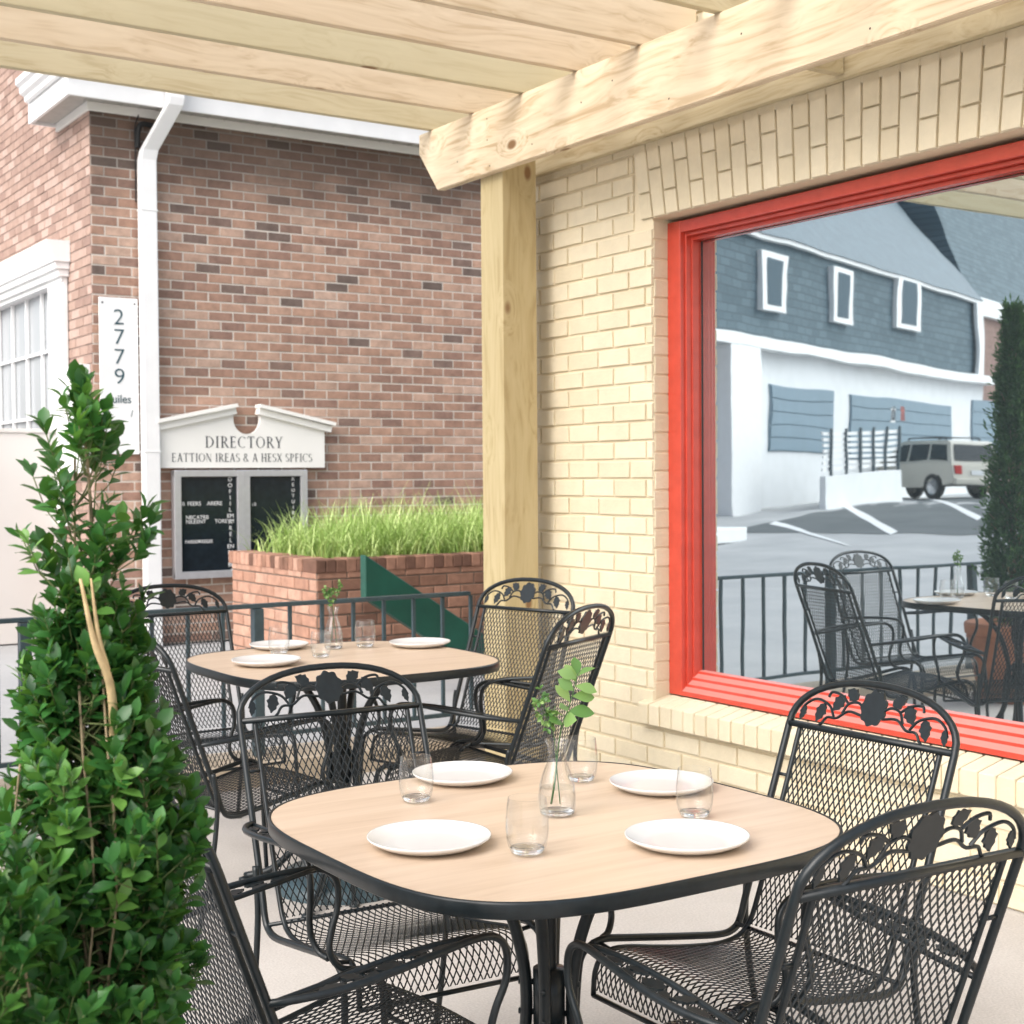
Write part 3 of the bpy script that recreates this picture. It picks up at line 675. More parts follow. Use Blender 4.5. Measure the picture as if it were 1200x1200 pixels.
cs = obj('notice_case', bm, M['alu'], dr)
bm = bmesh.new(); box(bm, cx0+.062, -.092, -.066, -.0585, cz0+.062, cz1-.057)
obj('notice_panel', bm, M['black_felt'], cs)
bm = bmesh.new(); box(bm, .027, cx1-.062, -.066, -.0585, cz0+.062, cz1-.057)
obj('notice_panel', bm, M['black_felt'], cs)
def tx(s, x, z, sz=.05, al='LEFT', sx=1):
    for wi, w_ in enumerate(s.split(' ')):
        if w_: tx1(w_, x+len(' '.join(s.split(' ')[:wi]))*sz*.52, z, sz, al, sx)
def tx1(s, x, z, sz, al, sx): return text('lettering', s, sz, M['white_ink'], cs, (x, -.0675, z), (PI/2, 0, 0), al, .0008, sx)
tx('B  FEERS  ARERE', -.585, .17, .048); tx('NEC  ATRB', -.55, .055, .045); tx('NILE ENT    TOREY M', -.55, .018, .045); tx('FAREER REEEEE', -.56, -.15, .04)
for k, w in enumerate(['D', 'O', 'F', 'I', 'I', 'L', 'EM', 'A', 'R', 'E', 'L', 'EN', 'B1', 'EE', 'BE', 'aE']): tx(w, -.15, .375-k*.0525, .05, 'CENTER')
for k, w in enumerate(['R', 'E', 'U', 'T', 'U', 'I', 'R', 'E']): tx(w, .44, .375-k*.05, .045, 'CENTER')
tx('c E', .05, .16, .04)

# ================================================================== BRICK PLANTER + GRASS
pl = empty('brick_planter', (4.10, 8.54, 0), 0, 'raised red brick planter with upright brick capping, filled with grass', 'planter')
PH = .765
brick_panel('front_wall', M['brick_planter'], pl, (0, 0, 0), (1, 0, 0), (0, -1, 0), 4.6, 0, PH, .222, .0805, .011, .008, cham=.004, seed=31, tilt=.002, tone=lambda r, a, z: .12+r.random()*.5)  # dark tones: soot, plus this face's shade put into the brick colour
brick_panel('side_wall', M['brick_planter'], pl, (0, 0, 0), (0, 1, 0), (-1, 0, 0), 1.42, 0, PH, .222, .0805, .011, .008, cham=.004, seed=32, tilt=.002, tone=lambda r, a, z: .6+.4*r.random())  # pale tones: the light on this face put into the brick colour
bm = bmesh.new(); lay = bm.faces.layers.float.new('tone'); rnd = random.Random(4)
def cap(x0, x1, y0, y1):
    b4 = set(bm.faces); box(bm, x0, x1, y0, y1, PH+.004, PH+.092+rnd.uniform(-.003, .003), .008)
    t = rnd.random()*(.55 if y0 < 0 and x0 >= 0 else 1)+(0 if x0 >= 0 else 0)  # front caps toned darker, shade of the front painted in
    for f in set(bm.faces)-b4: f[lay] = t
k = .0
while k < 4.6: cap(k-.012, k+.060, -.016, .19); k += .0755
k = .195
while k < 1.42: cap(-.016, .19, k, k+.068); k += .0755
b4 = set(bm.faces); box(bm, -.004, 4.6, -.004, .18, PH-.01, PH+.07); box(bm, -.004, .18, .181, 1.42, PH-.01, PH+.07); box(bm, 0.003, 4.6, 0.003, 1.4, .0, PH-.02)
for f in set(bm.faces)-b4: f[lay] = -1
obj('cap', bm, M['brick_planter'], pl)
bm = bmesh.new(); box(bm, .17, 4.5, .17, 1.6, .6, .815); obj('soil', bm, M['soil'], pl)
bm = bmesh.new(); lay = bm.faces.layers.float.new('tone'); rnd = random.Random(6)
for i in range(10500):
    cxp = rnd.uniform(.22, 3.3); cyp = rnd.uniform(.20, 1.35)
    # tufts
    tx_, ty_ = round(cxp/.17)*.17+rnd.gauss(0, .035), round(cyp/.17)*.17+rnd.gauss(0, .035)
    ln = rnd.uniform(.24, .47); an = rnd.uniform(0, 2*PI); bend = rnd.uniform(.4, 2.0); w = rnd.uniform(.0018, .0042)
    ln *= .72+.38*min(1, (cxp-.2)/.35)*min(1, max(0, (cyp-.18)/.3))+.06*math.sin(cxp*9)
    if rnd.random() < .15: ln *= 1.15
    d = Vector((math.cos(an), math.sin(an), 0)); s = Vector((-d.y, d.x, 0)); p = Vector((tx_+4.10, ty_+8.54, .81)); th = rnd.uniform(.05, .3); prev = None; tv = min(.98, max(0, rnd.gauss(.5, .26)))
    nseg = 5
    for q in range(nseg+1):
        ww = w*(1-(q/nseg)**2)+.0004
        a, b = bm.verts.new(p-s*ww), bm.verts.new(p+s*ww)
        if prev: f = bm.faces.new((prev[0], prev[1], b, a)); f[lay] = min(1, tv+.06*q)
        prev = (a, b)
        p = p+(d*math.sin(th)+Vector((0, 0, 1))*math.cos(th))*ln/nseg; th += bend/nseg*1.3
gr = obj('grass', bm, M['grassblade']); tag(gr, 'long lime green grass spilling over the brick planter', 'grass', kind='stuff')

# dark green slanted stringer board
bm = bmesh.new()
prism(bm, [(0, .40), (0, .67), (1.75, -.44), (1.75, -.71)], 0, .07, lambda a, b, t: (a, t, b))
bmesh.ops.recalc_face_normals(bm, faces=list(bm.faces))
bmesh.ops.bevel(bm, geom=list(bm.edges), offset=.005, segments=1, affect='EDGES')
gb = obj('slanted_board', bm, M['green'], loc=(4.10, 7.85, .25)); tag(gb, 'dark green slanted board leaning in front of the brick planter', 'board')

# ================================================================== RAILING
rl = empty('terrace_railing', (1.5, 6.18, .1), 0, 'dark metal railing of thin balusters along the terrace kerb', 'railing')
def lr(x, z): return (x-1.5, 0, z-.1)
bm = bmesh.new(); box(bm, -.85-1.5, 3.82-1.5, -.02, .02, .695, .715, .003); obj('top_rail', bm, M['rail'], rl)
bm = bmesh.new(); box(bm, -.85-1.5, 3.82-1.5, -.012, .012, .085, .105, .002); obj('bottom_rail', bm, M['rail'], rl)
x = 2.66; xs_ = []
posts = (2.66, 1.60, .28, -.85)
for px_ in posts:
    bm = bmesh.new(); box(bm, px_-1.5-.024, px_-1.5+.024, -.0245, .0245, .002, .693, .003); obj('rail_post', bm, M['rail'], rl)
x = 3.83-.0
while x > -.8:
    if min(abs(x-q) for q in posts) > .06:
        bm = bmesh.new(); box(bm, x-1.5-.0085, x-1.5+.0085, -.0085, .0085, .106, .6945, .002); obj('baluster', bm, M['rail'], rl)
    x -= .1675

# ================================================================== CHAIRS
def catm(pts, n=8): return cr(pts, n)
SP = [(-.385, .835), (-.352, .745), (-.315, .645), (-.272, .53), (-.235, .435), (-.212, .395), (-.18, .374), (-.12, .368), (-.03, .378), (.07, .396), (.14, .410), (.185, .413), (.213, .400), (.228, .370), (.232, .325)]
SPc = catm([(0, a, b) for a, b in SP], 10)
def path_len(P):
    s = [0]
    for a, b in zip(P, P[1:]): s.append(s[-1]+(b-a).length)
    return s
SL = path_len(SPc); STOT = SL[-1]
def surf(u, s):
    s = min(max(s, 0), STOT); i = 0
    import bisect
    i = min(max(bisect.bisect_left(SL, s)-1, 0), len(SL)-2)
    t = (s-SL[i])/max(1e-9, SL[i+1]-SL[i]); p = SPc[i].lerp(SPc[i+1], t); T = (SPc[i+1]-SPc[i]).normalized()
    n = Vector((1, 0, 0)).cross(T)
    # slight hollow across the width
    hol = -.010*(1-(u/.2)**2)*min(1, s/.1)*min(1, max(0, (STOT-s)/.1))
    return Vector((u, p.y, p.z))+n*hol*(-1), n
SB_ = next(SL[i] for i, p in enumerate(SPc) if p.y > -.21 and p.z < .40)   # back/seat bend
def hw(s): return .203-.004*min(1, s/.45)
def mesh_panel(s0, s1):
    bm = bmesh.new(); cw, ch = .0165, .0345; half = .0013; th = .0010
    slope = cw/ch; step = ch/2; n = int((s1-s0)/step)
    for sign in (1, -1):
        k = -60
        while k < 60:
            off = k*cw; run = []
            for i in range(n+1):
                s = s0+i*step; uu = off+sign*(s)*slope
                inside = abs(uu) <= hw(s)
                if inside: run.append((uu, s))
                if (not inside or i == n) and run:
                    if len(run) > 1:
                        prev = None
                        for uu2, ss in run:
                            p, nn = surf(uu2, ss)
                            ax = Vector((1, 0, 0))
                            ring = [bm.verts.new(p+ax*a*half*1.1+nn*b*th) for a, b in ((-1,-1),(1,-1),(1,1),(-1,1))]
                            if prev:
                                for q in range(4): bm.faces.new((prev[q], prev[(q+1) % 4], ring[(q+1) % 4], ring[q]))
                            prev = ring
                    run = []
            k += 1
    return bm
def ornament_plate(bm, pts, frame, t=.0022): prism(bm, pts, -t, t, frame)
def leaf_poly(cx, cy, ln, wd, an, jag=6):
    pts = []
    n = 7
    for sgn in (1, -1):
        rng = range(n+1) if sgn == 1 else range(n-1, 0, -1)
        for i in rng:
            t = i/n; w = wd*math.sin(PI*t**.8)*(1+.16*(1 if i % 2 else -1))
            x, y = (t-.5)*ln, sgn*w/2
            pts.append((cx+x*math.cos(an)-y*math.sin(an), cy+x*math.sin(an)+y*math.cos(an)))
    return pts
def make_chair():
    root = empty('mesh_armchair')
    ir = M['iron']
    def bk(x, z, off=0): # point in the plane of the back
        return Vector((x, -.385-(z-.835)*.37+off, z))
    # frame: arch, sides, rails in one bent tube
    a, b = .24, .112
    arch = []
    for k in range(21):
        t = PI*k/20; c, s_ = math.cos(t), math.sin(t)
        arch.append(bk(a*math.copysign(abs(c)**(2/2.2), c), .835+b*abs(s_)**(2/2.2)))
    right = [(.238, -.225, .40), (.237, -.205, .378), (.236, -.16, .372), (.236, -.05, .388), (.236, .10, .413), (.236, .17, .424), (.236, .205, .420)]
    side = [bk(.2395, .83), bk(.239, .70), bk(.2385, .55), bk(.238, .45)]
    rp = [Vector(p) for p in right]
    full = [Vector((-p.x, p.y, p.z)) for p in (side+rp)][::-1]
    pathR = catm([*side, *rp], 5)
    pathL = [Vector((-p.x, p.y, p.z)) for p in pathR]
    path = pathL[::-1]+arch[::-1][1:-1]+pathR
    bm = bmesh.new(); tube(bm, path, .0084, 8)
    # crossbars and inner strips holding the mesh
    tube(bm, [bk(-.236, .835), bk(.236, .835)], 0, flat=(.0085, .006))
    for sg in (-1, 1):
        pts = []
        for i in range(0, 61):
            s = STOT*i/60; p, nn = surf(sg*hw(s), s); pts.append(p-nn*0)
        tube(bm, pts, .0062, 6)
    p0, _ = surf(-.2, STOT); p1, _ = surf(.2, STOT); tube(bm, [p0, p1], .0055, 6)
    for s in (SB_, ):
        q0, _ = surf(-.2, s); q1, _ = surf(.2, s); tube(bm, [q0+Vector((-.036, 0, -.004)), q1+Vector((.036, 0, -.004))], .005, 6)
    for sg in (-1, 1):
        q, _ = surf(sg*.2, STOT-.11); tube(bm, [q, q+Vector((sg*.036, 0, .004))], .005, 6)
        tube(bm, [bk(sg*.203, .72), bk(sg*.239, .72)], .004, 6)
    obj('frame', bm, ir, root, True)
    obj('backrest', mesh_panel(.006, SB_), ir, root)
    obj('seat', mesh_panel(SB_+.002, STOT), ir, root)
    # rose and leaf ornament under the arch
    bm = bmesh.new(); fr = lambda a_, b_, t: bk(a_, .835+b_, t)
    rose = []
    for k in range(48):
        an = 2*PI*k/48; rr = .035*(1+.07*math.cos(an*9)); rose.append((rr*math.cos(an), .062+rr*1.08*math.sin(an)))
    ornament_plate(bm, rose, fr, .003)
    for sg in (-1, 1):
        for (cx, cy, ln, wd, an) in ((.068, .084, .040, .028, .5), (.104, .060, .046, .030, -1.0), (.152, .034, .046, .028, -1.25), (.205, .026, .034, .016, -1.3)):
            ornament_plate(bm, leaf_poly(sg*cx, cy, ln, wd, an if sg > 0 else PI-an), fr)
        for pts in ([(.03, .042), (.07, .046), (.10, .028), (.128, .026), (.142, .010)], [(.088, .04), (.075, .062), (.05, .068), (.03, .06)],
                    [(.11, .03), (.13, .052), (.17, .062), (.20, .048), (.212, .028)], [(.075, .062), (.10, .078), (.13, .082), (.138, .070)], [(.14, .012), (.15, .003), (.147, -.001)]):
            tube(bm, [bk(sg*p.x, .835+p.y) for p in catm([(q[0], q[1], 0) for q in pts], 5)], .0034, 6)
    obj('back_ornament', bm, ir, root)
    # arms
    for sg in (-1, 1):
        bm = bmesh.new()
        outer = [(.239, -.300, .605), (.262, -.272, .610), (.292, -.20, .618), (.303, -.10, .628), (.296, .0, .636), (.284, .09, .638), (.278, .135, .628), (.276, .158, .60), (.275, .158, .55), (.270, .138, .50), (.264, .132, .462), (.254, .148, .432), (.243, .175, .424)]
        inner = [(.239, -.298, .603), (.240, -.20, .612), (.243, -.10, .624), (.252, .0, .633), (.268, .075, .637), (.281, .11, .634)]
        tube(bm, catm([(sg*x_, y_, z_) for x_, y_, z_ in outer], 5), .0072, 8)
        tube(bm, catm([(sg*x_, y_, z_) for x_, y_, z_ in inner], 5), .0058, 8)
        arm = obj('armrest', bm, ir, root, True)
        bm = bmesh.new(); fa = lambda a_, b_, t: Vector((a_, b_, .624+.08*(b_+.1)+t))
        for (cx, cy, ln, wd, an) in ((.272, -.20, .05, .026, 1.5), (.262, -.155, .045, .024, .6), (.285, -.13, .045, .026, 2.4), (.272, -.085, .055, .034, 1.5), (.262, -.03, .045, .02, 1.2), (.284, -.03, .04, .02, 1.9), (.274, .02, .04, .018, 1.5)):
            ornament_plate(bm, leaf_poly(sg*cx, cy, ln, wd, an if sg > 0 else PI-an), fa)
        obj('arm_ornament', bm, ir, arm)
    # legs
    for sg in (-1, 1):
        for pts in ([(.236, .205, .420), (.2365, .232, .402), (.237, .243, .36), (.241, .252, .22), (.247, .268, .006)],
                    [(.248, -.262, .515), (.2475, -.252, .46), (.2475, -.250, .38), (.250, -.275, .22), (.256, -.335, .006)]):
            bm = bmesh.new(); tube(bm, catm([(sg*x_, y_, z_) for x_, y_, z_ in pts], 5), .0078, 8)
            e = pts[-1]; lathe(bm, [(.006, .022), (.013, .016), (.018, .006), (.018, 0.0)], 12, (sg*e[0], e[1]))
            obj('leg', bm, ir, root, True)
    return root
chair0 = make_chair()
near = 'black mesh armchairs around the near table'; far = 'black mesh armchairs around the far table'
CH = [((1.525, 2.772), 176, .985, 'black mesh armchair on the far left side of the near table, facing the camera', near),
      ((1.985, 2.165), 90.5, .985, 'black mesh armchair standing between the near table and the red window sill', near),
      ((1.661, 1.789), -2.7, .97, 'black mesh armchair in the right foreground, seen from behind', near),
      ((1.147, 2.287), -84, .975, 'black mesh armchair half hidden behind the leafy shrub at lower left', near),
      ((2.016, 5.155), 181, 1.02, 'black mesh armchair in front of the notice case, behind the far table', far),
      ((1.80, 4.33), -79, 1.0, 'black mesh armchair left of the far table, seen side-on behind the shrub', far),
      ((2.784, 4.608), 105, 1.04, 'black mesh armchair in front of the wooden post, facing the far table', far),
      ((2.582, 4.138), 28, 1.025, 'black mesh armchair right of the far table with its back to the yellow wall', far)]
for i, (xy, a, s, lab, grp) in enumerate(CH):
    c = chair0 if i == 0 else copy_tree(chair0)
    c.location = (*xy, 0); c.rotation_euler = (0, 0, R(a)); c.scale = (s, s, s); tag(c, lab, 'chair', grp)

# ================================================================== TABLES
def squircle(h, n=3.55, k=96):
    out = []
    for i in range(k):
        t = 2*PI*i/k; c, s = math.cos(t), math.sin(t); out.append((h*math.copysign(abs(c)**(2/n), c), h*math.copysign(abs(s)**(2/n), s)))
    return out
def make_table(zt, h):
    root = empty('patio_table')
    bm = bmesh.new(); sq = squircle(h-.006)
    v = [bm.verts.new((x_, y_, zt)) for x_, y_ in sq]; f = bm.faces.new(v)
    w = [bm.verts.new((x_, y_, zt-.02)) for x_, y_ in sq]; bm.faces.new(w[::-1])
    for i in range(len(sq)): j = (i+1) % len(sq); bm.faces.new((v[j], v[i], w[i], w[j]))
    obj('tabletop', bm, M['laminate'], root)
    bm = bmesh.new(); prev = None
    prof = [(-.006, -.001), (-.004, .0015), (-.001, .001), (0, -.003), (0, -.025), (-.003, -.028), (-.02, -.028), (-.02, -.022)]
    loops = []
    for dx, dz in prof:
        loops.append([bm.verts.new((x_, y_, zt+dz)) for x_, y_ in squircle(h+dx)])
    for A, B in zip(loops, loops[1:]):
        for i in range(len(A)): j = (i+1) % len(A); bm.faces.new((A[j], A[i], B[i], B[j]))
    obj('rim', bm, M['iron'], root, True)
    for k in range(4):
        a = R(45+90*k); ca, sa = math.cos(a), math.sin(a)
        bm = bmesh.new()
        pts = [(.30, zt-.028), (.245, zt-.035), (.16, zt-.075), (.095, zt-.155), (.058, zt-.26), (.046, zt-.36), (.055, zt-.46), (.09, zt-.56), (.16, zt-.64), (.26, .045), (.36, .014)]
        tube(bm, catm([(r_*ca, r_*sa, z_) for r_, z_ in pts], 6), .0125, 10)
        lathe(bm, [(.01, .012), (.022, .008), (.022, 0)], 12, (.36*ca, .36*sa))
        obj('leg', bm, M['iron'], root, True)
    bm = bmesh.new(); lathe(bm, [(.016, zt-.02), (.016, .16)], 16, cap_bottom=False)
    lathe(bm, [(.0, zt-.30), (.032, zt-.30), (.032, zt-.42), (0, zt-.42)], 20)
    for k in range(4):
        a = R(45+90*k)
        for dz in (-.33, -.39): tube(bm, [(.03*math.cos(a), .03*math.sin(a), zt+dz), (.062*math.cos(a), .062*math.sin(a), zt+dz)], .006, 6)
    bmesh.ops.recalc_face_normals(bm, faces=list(bm.faces))
    obj('centre_pole', bm, M['iron'], root, True)
    bm = bmesh.new(); lathe(bm, [(0, .17), (.03, .16), (.035, .075), (.20, .055), (.235, .03), (.235, 0)], 32); obj('base_plate', bm, M['rail'], root, True)
    return root
t1 = make_table(.72, .492); t1.location = (1.610, 2.312, 0); tag(t1, 'near patio table with pale oak top and black rim, set for four', 'table', 'patio tables')
t2 = make_table(.778, .472); t2.location = (2.192, 4.378, 0); tag(t2, 'far patio table with pale oak top, between the railing and the near table', 'table', 'patio tables')

# ================================================================== TABLEWARE
import mathutils
CAM = Vector((0, 0, 1.4)); FPX = 1669.0
pitch, roll, yaw = R(1.436), R(-.393), R(33.48)
fw = Vector((math.sin(yaw)*math.cos(pitch), math.cos(yaw)*math.cos(pitch), -math.sin(pitch)))
rt = Vector((math.cos(yaw), -math.sin(yaw), 0)); up = rt.cross(fw)
rt, up = rt*math.cos(roll)+up*math.sin(roll), -rt*math.sin(roll)+up*math.cos(roll)
# measured positions on the two table tops (metres), worked out from the photograph
def on(x, y, z):
    d = fw+(x-600)/FPX*rt-(y-600)/FPX*up; p = CAM+d*((z-CAM.z)/d.z); return p
def make_plate(r=.114):
    bm = bmesh.new()
    lathe(bm, [(0, .006), (.06, .0062), (.080, .0075), (.100, .0145), (.1125, .0195), (.1145, .0202), (.1145, .0172), (.108, .012), (.090, .0035), (.070, .0), (0, .0)], 56)
    bmesh.ops.remove_doubles(bm, verts=list(bm.verts), dist=1e-5); bmesh.ops.recalc_face_normals(bm, faces=list(bm.faces))
    return obj('dinner_plate', bm, M['porcelain'], smooth=True)
pl0 = None
PL = [((503, 991), .72, 1.0, 'white plate at the near left of the near table'), ((542, 914), .72, .98, 'white plate at the back left of the near table, behind the tumbler'),
      ((775, 925), .72, .98, 'white plate at the back right of the near table, beside the tumbler'), ((805, 990), .72, 1.0, 'white plate at the near right of the near table'),
      ((327, 760), .778, .93, 'white plate at the back left of the far table, behind the tumbler'), ((312, 779), .778, 1.0, 'white plate at the front left of the far table'), ((492, 757.5), .778, .98, 'white plate at the right end of the far table')]
plate_me = None
for (p, z, s, lab) in PL:
    q = on(p[0], p[1], z)
    if plate_me is None: o = make_plate(); plate_me = o
    else: o = plate_me.copy(); C.objects.link(o)
    o.location = (q.x, q.y, z+.0012); o.scale = (s, s, s); tag(o, lab, 'plate', 'white dinner plates on the tables')
def make_glass():
    root = empty('tumbler'); bm = bmesh.new()
    lathe(bm, [(.0225, .0005), (.0265, .003), (.0315, .014), (.0345, .028), (.036, .045), (.0355, .065), (.0335, .085), (.0318, .0985)], 40)
    lathe(bm, [(.0306, .0985), (.0322, .085), (.0342, .065), (.0347, .045), (.0330, .028), (.029, .016), (.018, .0125), (0, .012)], 40)
    lathe(bm, [(.0318, .0985), (.0312, .0992), (.0306, .0985)], 40)
    obj('bowl', bm, M['glass'], root, True)
    bm = bmesh.new(); lathe(bm, [(0, .0008), (.0215, .0008), (.0255, .0035), (.0285, .0115), (.017, .0122), (0, .0116)], 40)
    bmesh.ops.remove_doubles(bm, verts=list(bm.verts), dist=1e-5); bmesh.ops.recalc_face_normals(bm, faces=list(bm.faces))
    obj('thick_base', bm, M['thick_glass'], root, True)
    return root
GL = [((488, 940), .72, .96, 'empty tumbler at the left of the near table, beside the rear left plate'), ((618, 1001), .72, 1.03, 'empty tumbler at the front middle of the near table'),
      ((681, 916), .72, .98, 'empty tumbler just behind the carafe on the near table'), ((814, 958), .72, .98, 'empty tumbler between the two right plates of the near table'),
      ((327, 767), .778, .98, 'half full tumbler between the two left plates of the far table'), ((428, 759), .778, 1.0, 'tumbler right of the carafe on the far table'), ((376, 771), .778, .92, 'tumbler touching the carafe on the far table, at its left')]
g0 = None
for (p, z, s, lab) in GL:
    q = on(p[0], p[1], z)
    g = make_glass() if g0 is None else copy_tree(g0)
    if g0 is None: g0 = g
    g.location = (q.x, q.y, z+.0012); g.scale = (s*1.06, s*1.06, s); tag(g, lab, 'glass', 'stemless tumblers on the tables')
def make_vase():
    root = empty('carafe_vase'); bm = bmesh.new()
    O_ = [(.026, .0005), (.0315, .004), (.0335, .02), (.034, .042), (.0325, .062), (.027, .085), (.0195, .108), (.0155, .122), (.0155, .134), (.0185, .148), (.0225, .158)]
    lathe(bm, O_, 40); lathe(bm, [(r_-.0016, z_) for r_, z_ in O_[::-1][:-2]]+[(.022, .009), (0, .009)], 40)
    lathe(bm, [(.0225, .158), (.0218, .1588), (.0209, .158)], 40)
    obj('glass_body', bm, M['glass'], root, True)
    bm = bmesh.new(); lathe(bm, [(0, .0008), (.025, .0008), (.030, .004), (.0312, .0085), (0, .0088)], 40)
    bmesh.ops.remove_doubles(bm, verts=list(bm.verts), dist=1e-5); bmesh.ops.recalc_face_normals(bm, faces=list(bm.faces))
    obj('thick_base', bm, M['thick_glass'], root, True)
    bm = bmesh.new(); lathe(bm, [(.0308, .0095), (.0318, .04), (.0305, .058)], 40); lathe(bm, [(.0305, .0581), (0, .0581)], 40)
    obj('water', bm, M['glass'], root, True)
    return root
v1 = make_vase(); q = on(653, 955, .72); v1.location = (q.x, q.y, .7212); v1.scale = (1.10, 1.10, .95); tag(v1, 'clear glass carafe vase in the middle of the near table', 'vase', 'carafe vases')
v2 = copy_tree(v1); q = on(391, 769, .752); v2.location = (q.x, q.y, .7792); tag(v2, 'clear glass carafe vase in the middle of the far table', 'vase', 'carafe vases'); v2.scale = (1.0, 1.0, .96)

# ------------------------------------------------------------------ leaves
def add_leaf(bm, lay, p, d, nrm, ln, wd, tv, curl=.25, fold=.25, segs=5, shape=1.3):
    """obovate leaf from point p growing along d, face normal nrm"""
    d = d.normalized(); s = d.cross(nrm).normalized(); n = s.cross(d).normalized(); prev = None
    for i in range(segs+1):
        t = i/segs; w = wd*.5*(math.sin(PI*min(1, t**shape)))**.85 if 0 < t < 1 else .0006
        c = p+d*(ln*t)-n*(curl*ln*t*t)
        a = bm.verts.new(c-s*w+n*w*fold); m = bm.verts.new(c); b = bm.verts.new(c+s*w+n*w*fold)
        if prev:
            for q in ((prev[0], prev[1], m, a), (prev[1], prev[2], b, m)):
                f = bm.faces.new(q); f[lay] = tv; f.smooth = True
        prev = (a, m, b)
def rvec(rnd): 
    z = rnd.uniform(-1, 1); a = rnd.uniform(0, 2*PI); r = math.sqrt(1-z*z); return Vector((r*math.cos(a), r*math.sin(a), z))
def sprig_thing(name, base, stems, label, kind, seed=1):
    rnd = random.Random(seed); root = empty(name, base, 0, label, 'cut foliage', None)
    bs = bmesh.new(); bl_ = bmesh.new(); lay = bl_.faces.layers.float.new('tone')
    for st in stems:
        P = cr([Vector(p) for p in st['pts']], 8); n = len(P)
        tube(bs, P, [max(.0008, st['r']*(1-.65*i/n)) for i in range(n)], 6)
        if st['type'] == 'broad':
            for (t, az, ln, wd, el) in st['leaves']:
                i = min(n-2, int(t*(n-1))); d = Vector((math.cos(az)*math.cos(el), math.sin(az)*math.cos(el), math.sin(el)))
                add_leaf(bl_, lay, P[i], d, Vector((rnd.gauss(0, .6)-.2, rnd.gauss(0, .6)-.5, .8)), ln*1.0, wd*1.12, rnd.uniform(.35, .9), curl=rnd.uniform(-.05, .35), fold=.2, segs=6)
        else:
            for k in range(st['n']):
                i = rnd.randint(int(n*st['from']), n-1)
                tw = P[i]+rvec(rnd)*rnd.uniform(.004, st['spread'])
                tw.z = max(tw.z, .155)
                tube(bs, [P[i], (P[i]+tw)/2+Vector((0, 0, .003)), tw], .0006, 4)
                for q in range(4):
                    d = (tw-P[i]).normalized()+rvec(rnd)*.8
                    add_leaf(bl_, lay, tw, d, rvec(rnd)+Vector((0, 0, .8)), rnd.uniform(.009, .014), rnd.uniform(.006, .010), rnd.uniform(.2, .95), segs=3)
    obj('stem', bs, M['sprig'], root, True); obj('leaves', bl_, M['sprig'], root)
    return root
rv = rt  # for readability: to the right of the picture
def sc(a, h): return Vector((rt.x*a, rt.y*a, h))
nearstems = [dict(type='broad', r=.0022, pts=[sc(-.012, .012), sc(-.004, .06), sc(.002, .12), sc(.010, .165), sc(.022, .20), sc(.036, .245), sc(.043, .275)],
     leaves=[(.62, 2.6, .042, .026, .5), (.66, -.6, .055, .030, .15), (.74, 2.2, .045, .026, .9), (.78, -.3, .048, .026, -.1), (.82, 2.9, .038, .022, .7), (.86, -.7, .045, .025, -.15), (.9, 2.0, .042, .024, 1.0), (.95, 3.0, .040, .022, .5), (.97, -.4, .040, .024, .7), (.99, 1.2, .040, .022, 1.0), (.70, 3.6, .035, .02, .2), (.55, 3.4, .040, .026, .4), (.58, 4.4, .044, .028, .3)]),
     dict(type='fine', r=.0012, **{'from': .62}, n=26, spread=.022, pts=[sc(.006, .012), sc(.0, .08), sc(-.006, .15), sc(-.020, .19), sc(-.030, .23)])]
s1 = sprig_thing('foliage_sprig', v1.location+Vector((0, 0, .009)), nearstems, 'broad leaved green sprig standing in the carafe on the near table', 'broad', 3)
farstems = [dict(type='fine', r=.0013, **{'from': .6}, n=34, spread=.022, pts=[sc(.012, .012), sc(.004, .08), sc(-.003, .15), sc(-.010, .19), sc(-.014, .215)]),
            dict(type='fine', r=.0011, **{'from': .75}, n=14, spread=.010, pts=[sc(-.010, .012), sc(-.002, .08), sc(.006, .15), sc(.018, .195), sc(.028, .232)])]
s2 = sprig_thing('foliage_sprig', v2.location+Vector((0, 0, .009)), farstems, 'fine feathery green sprig standing in the carafe on the far table', 'fine', 5)

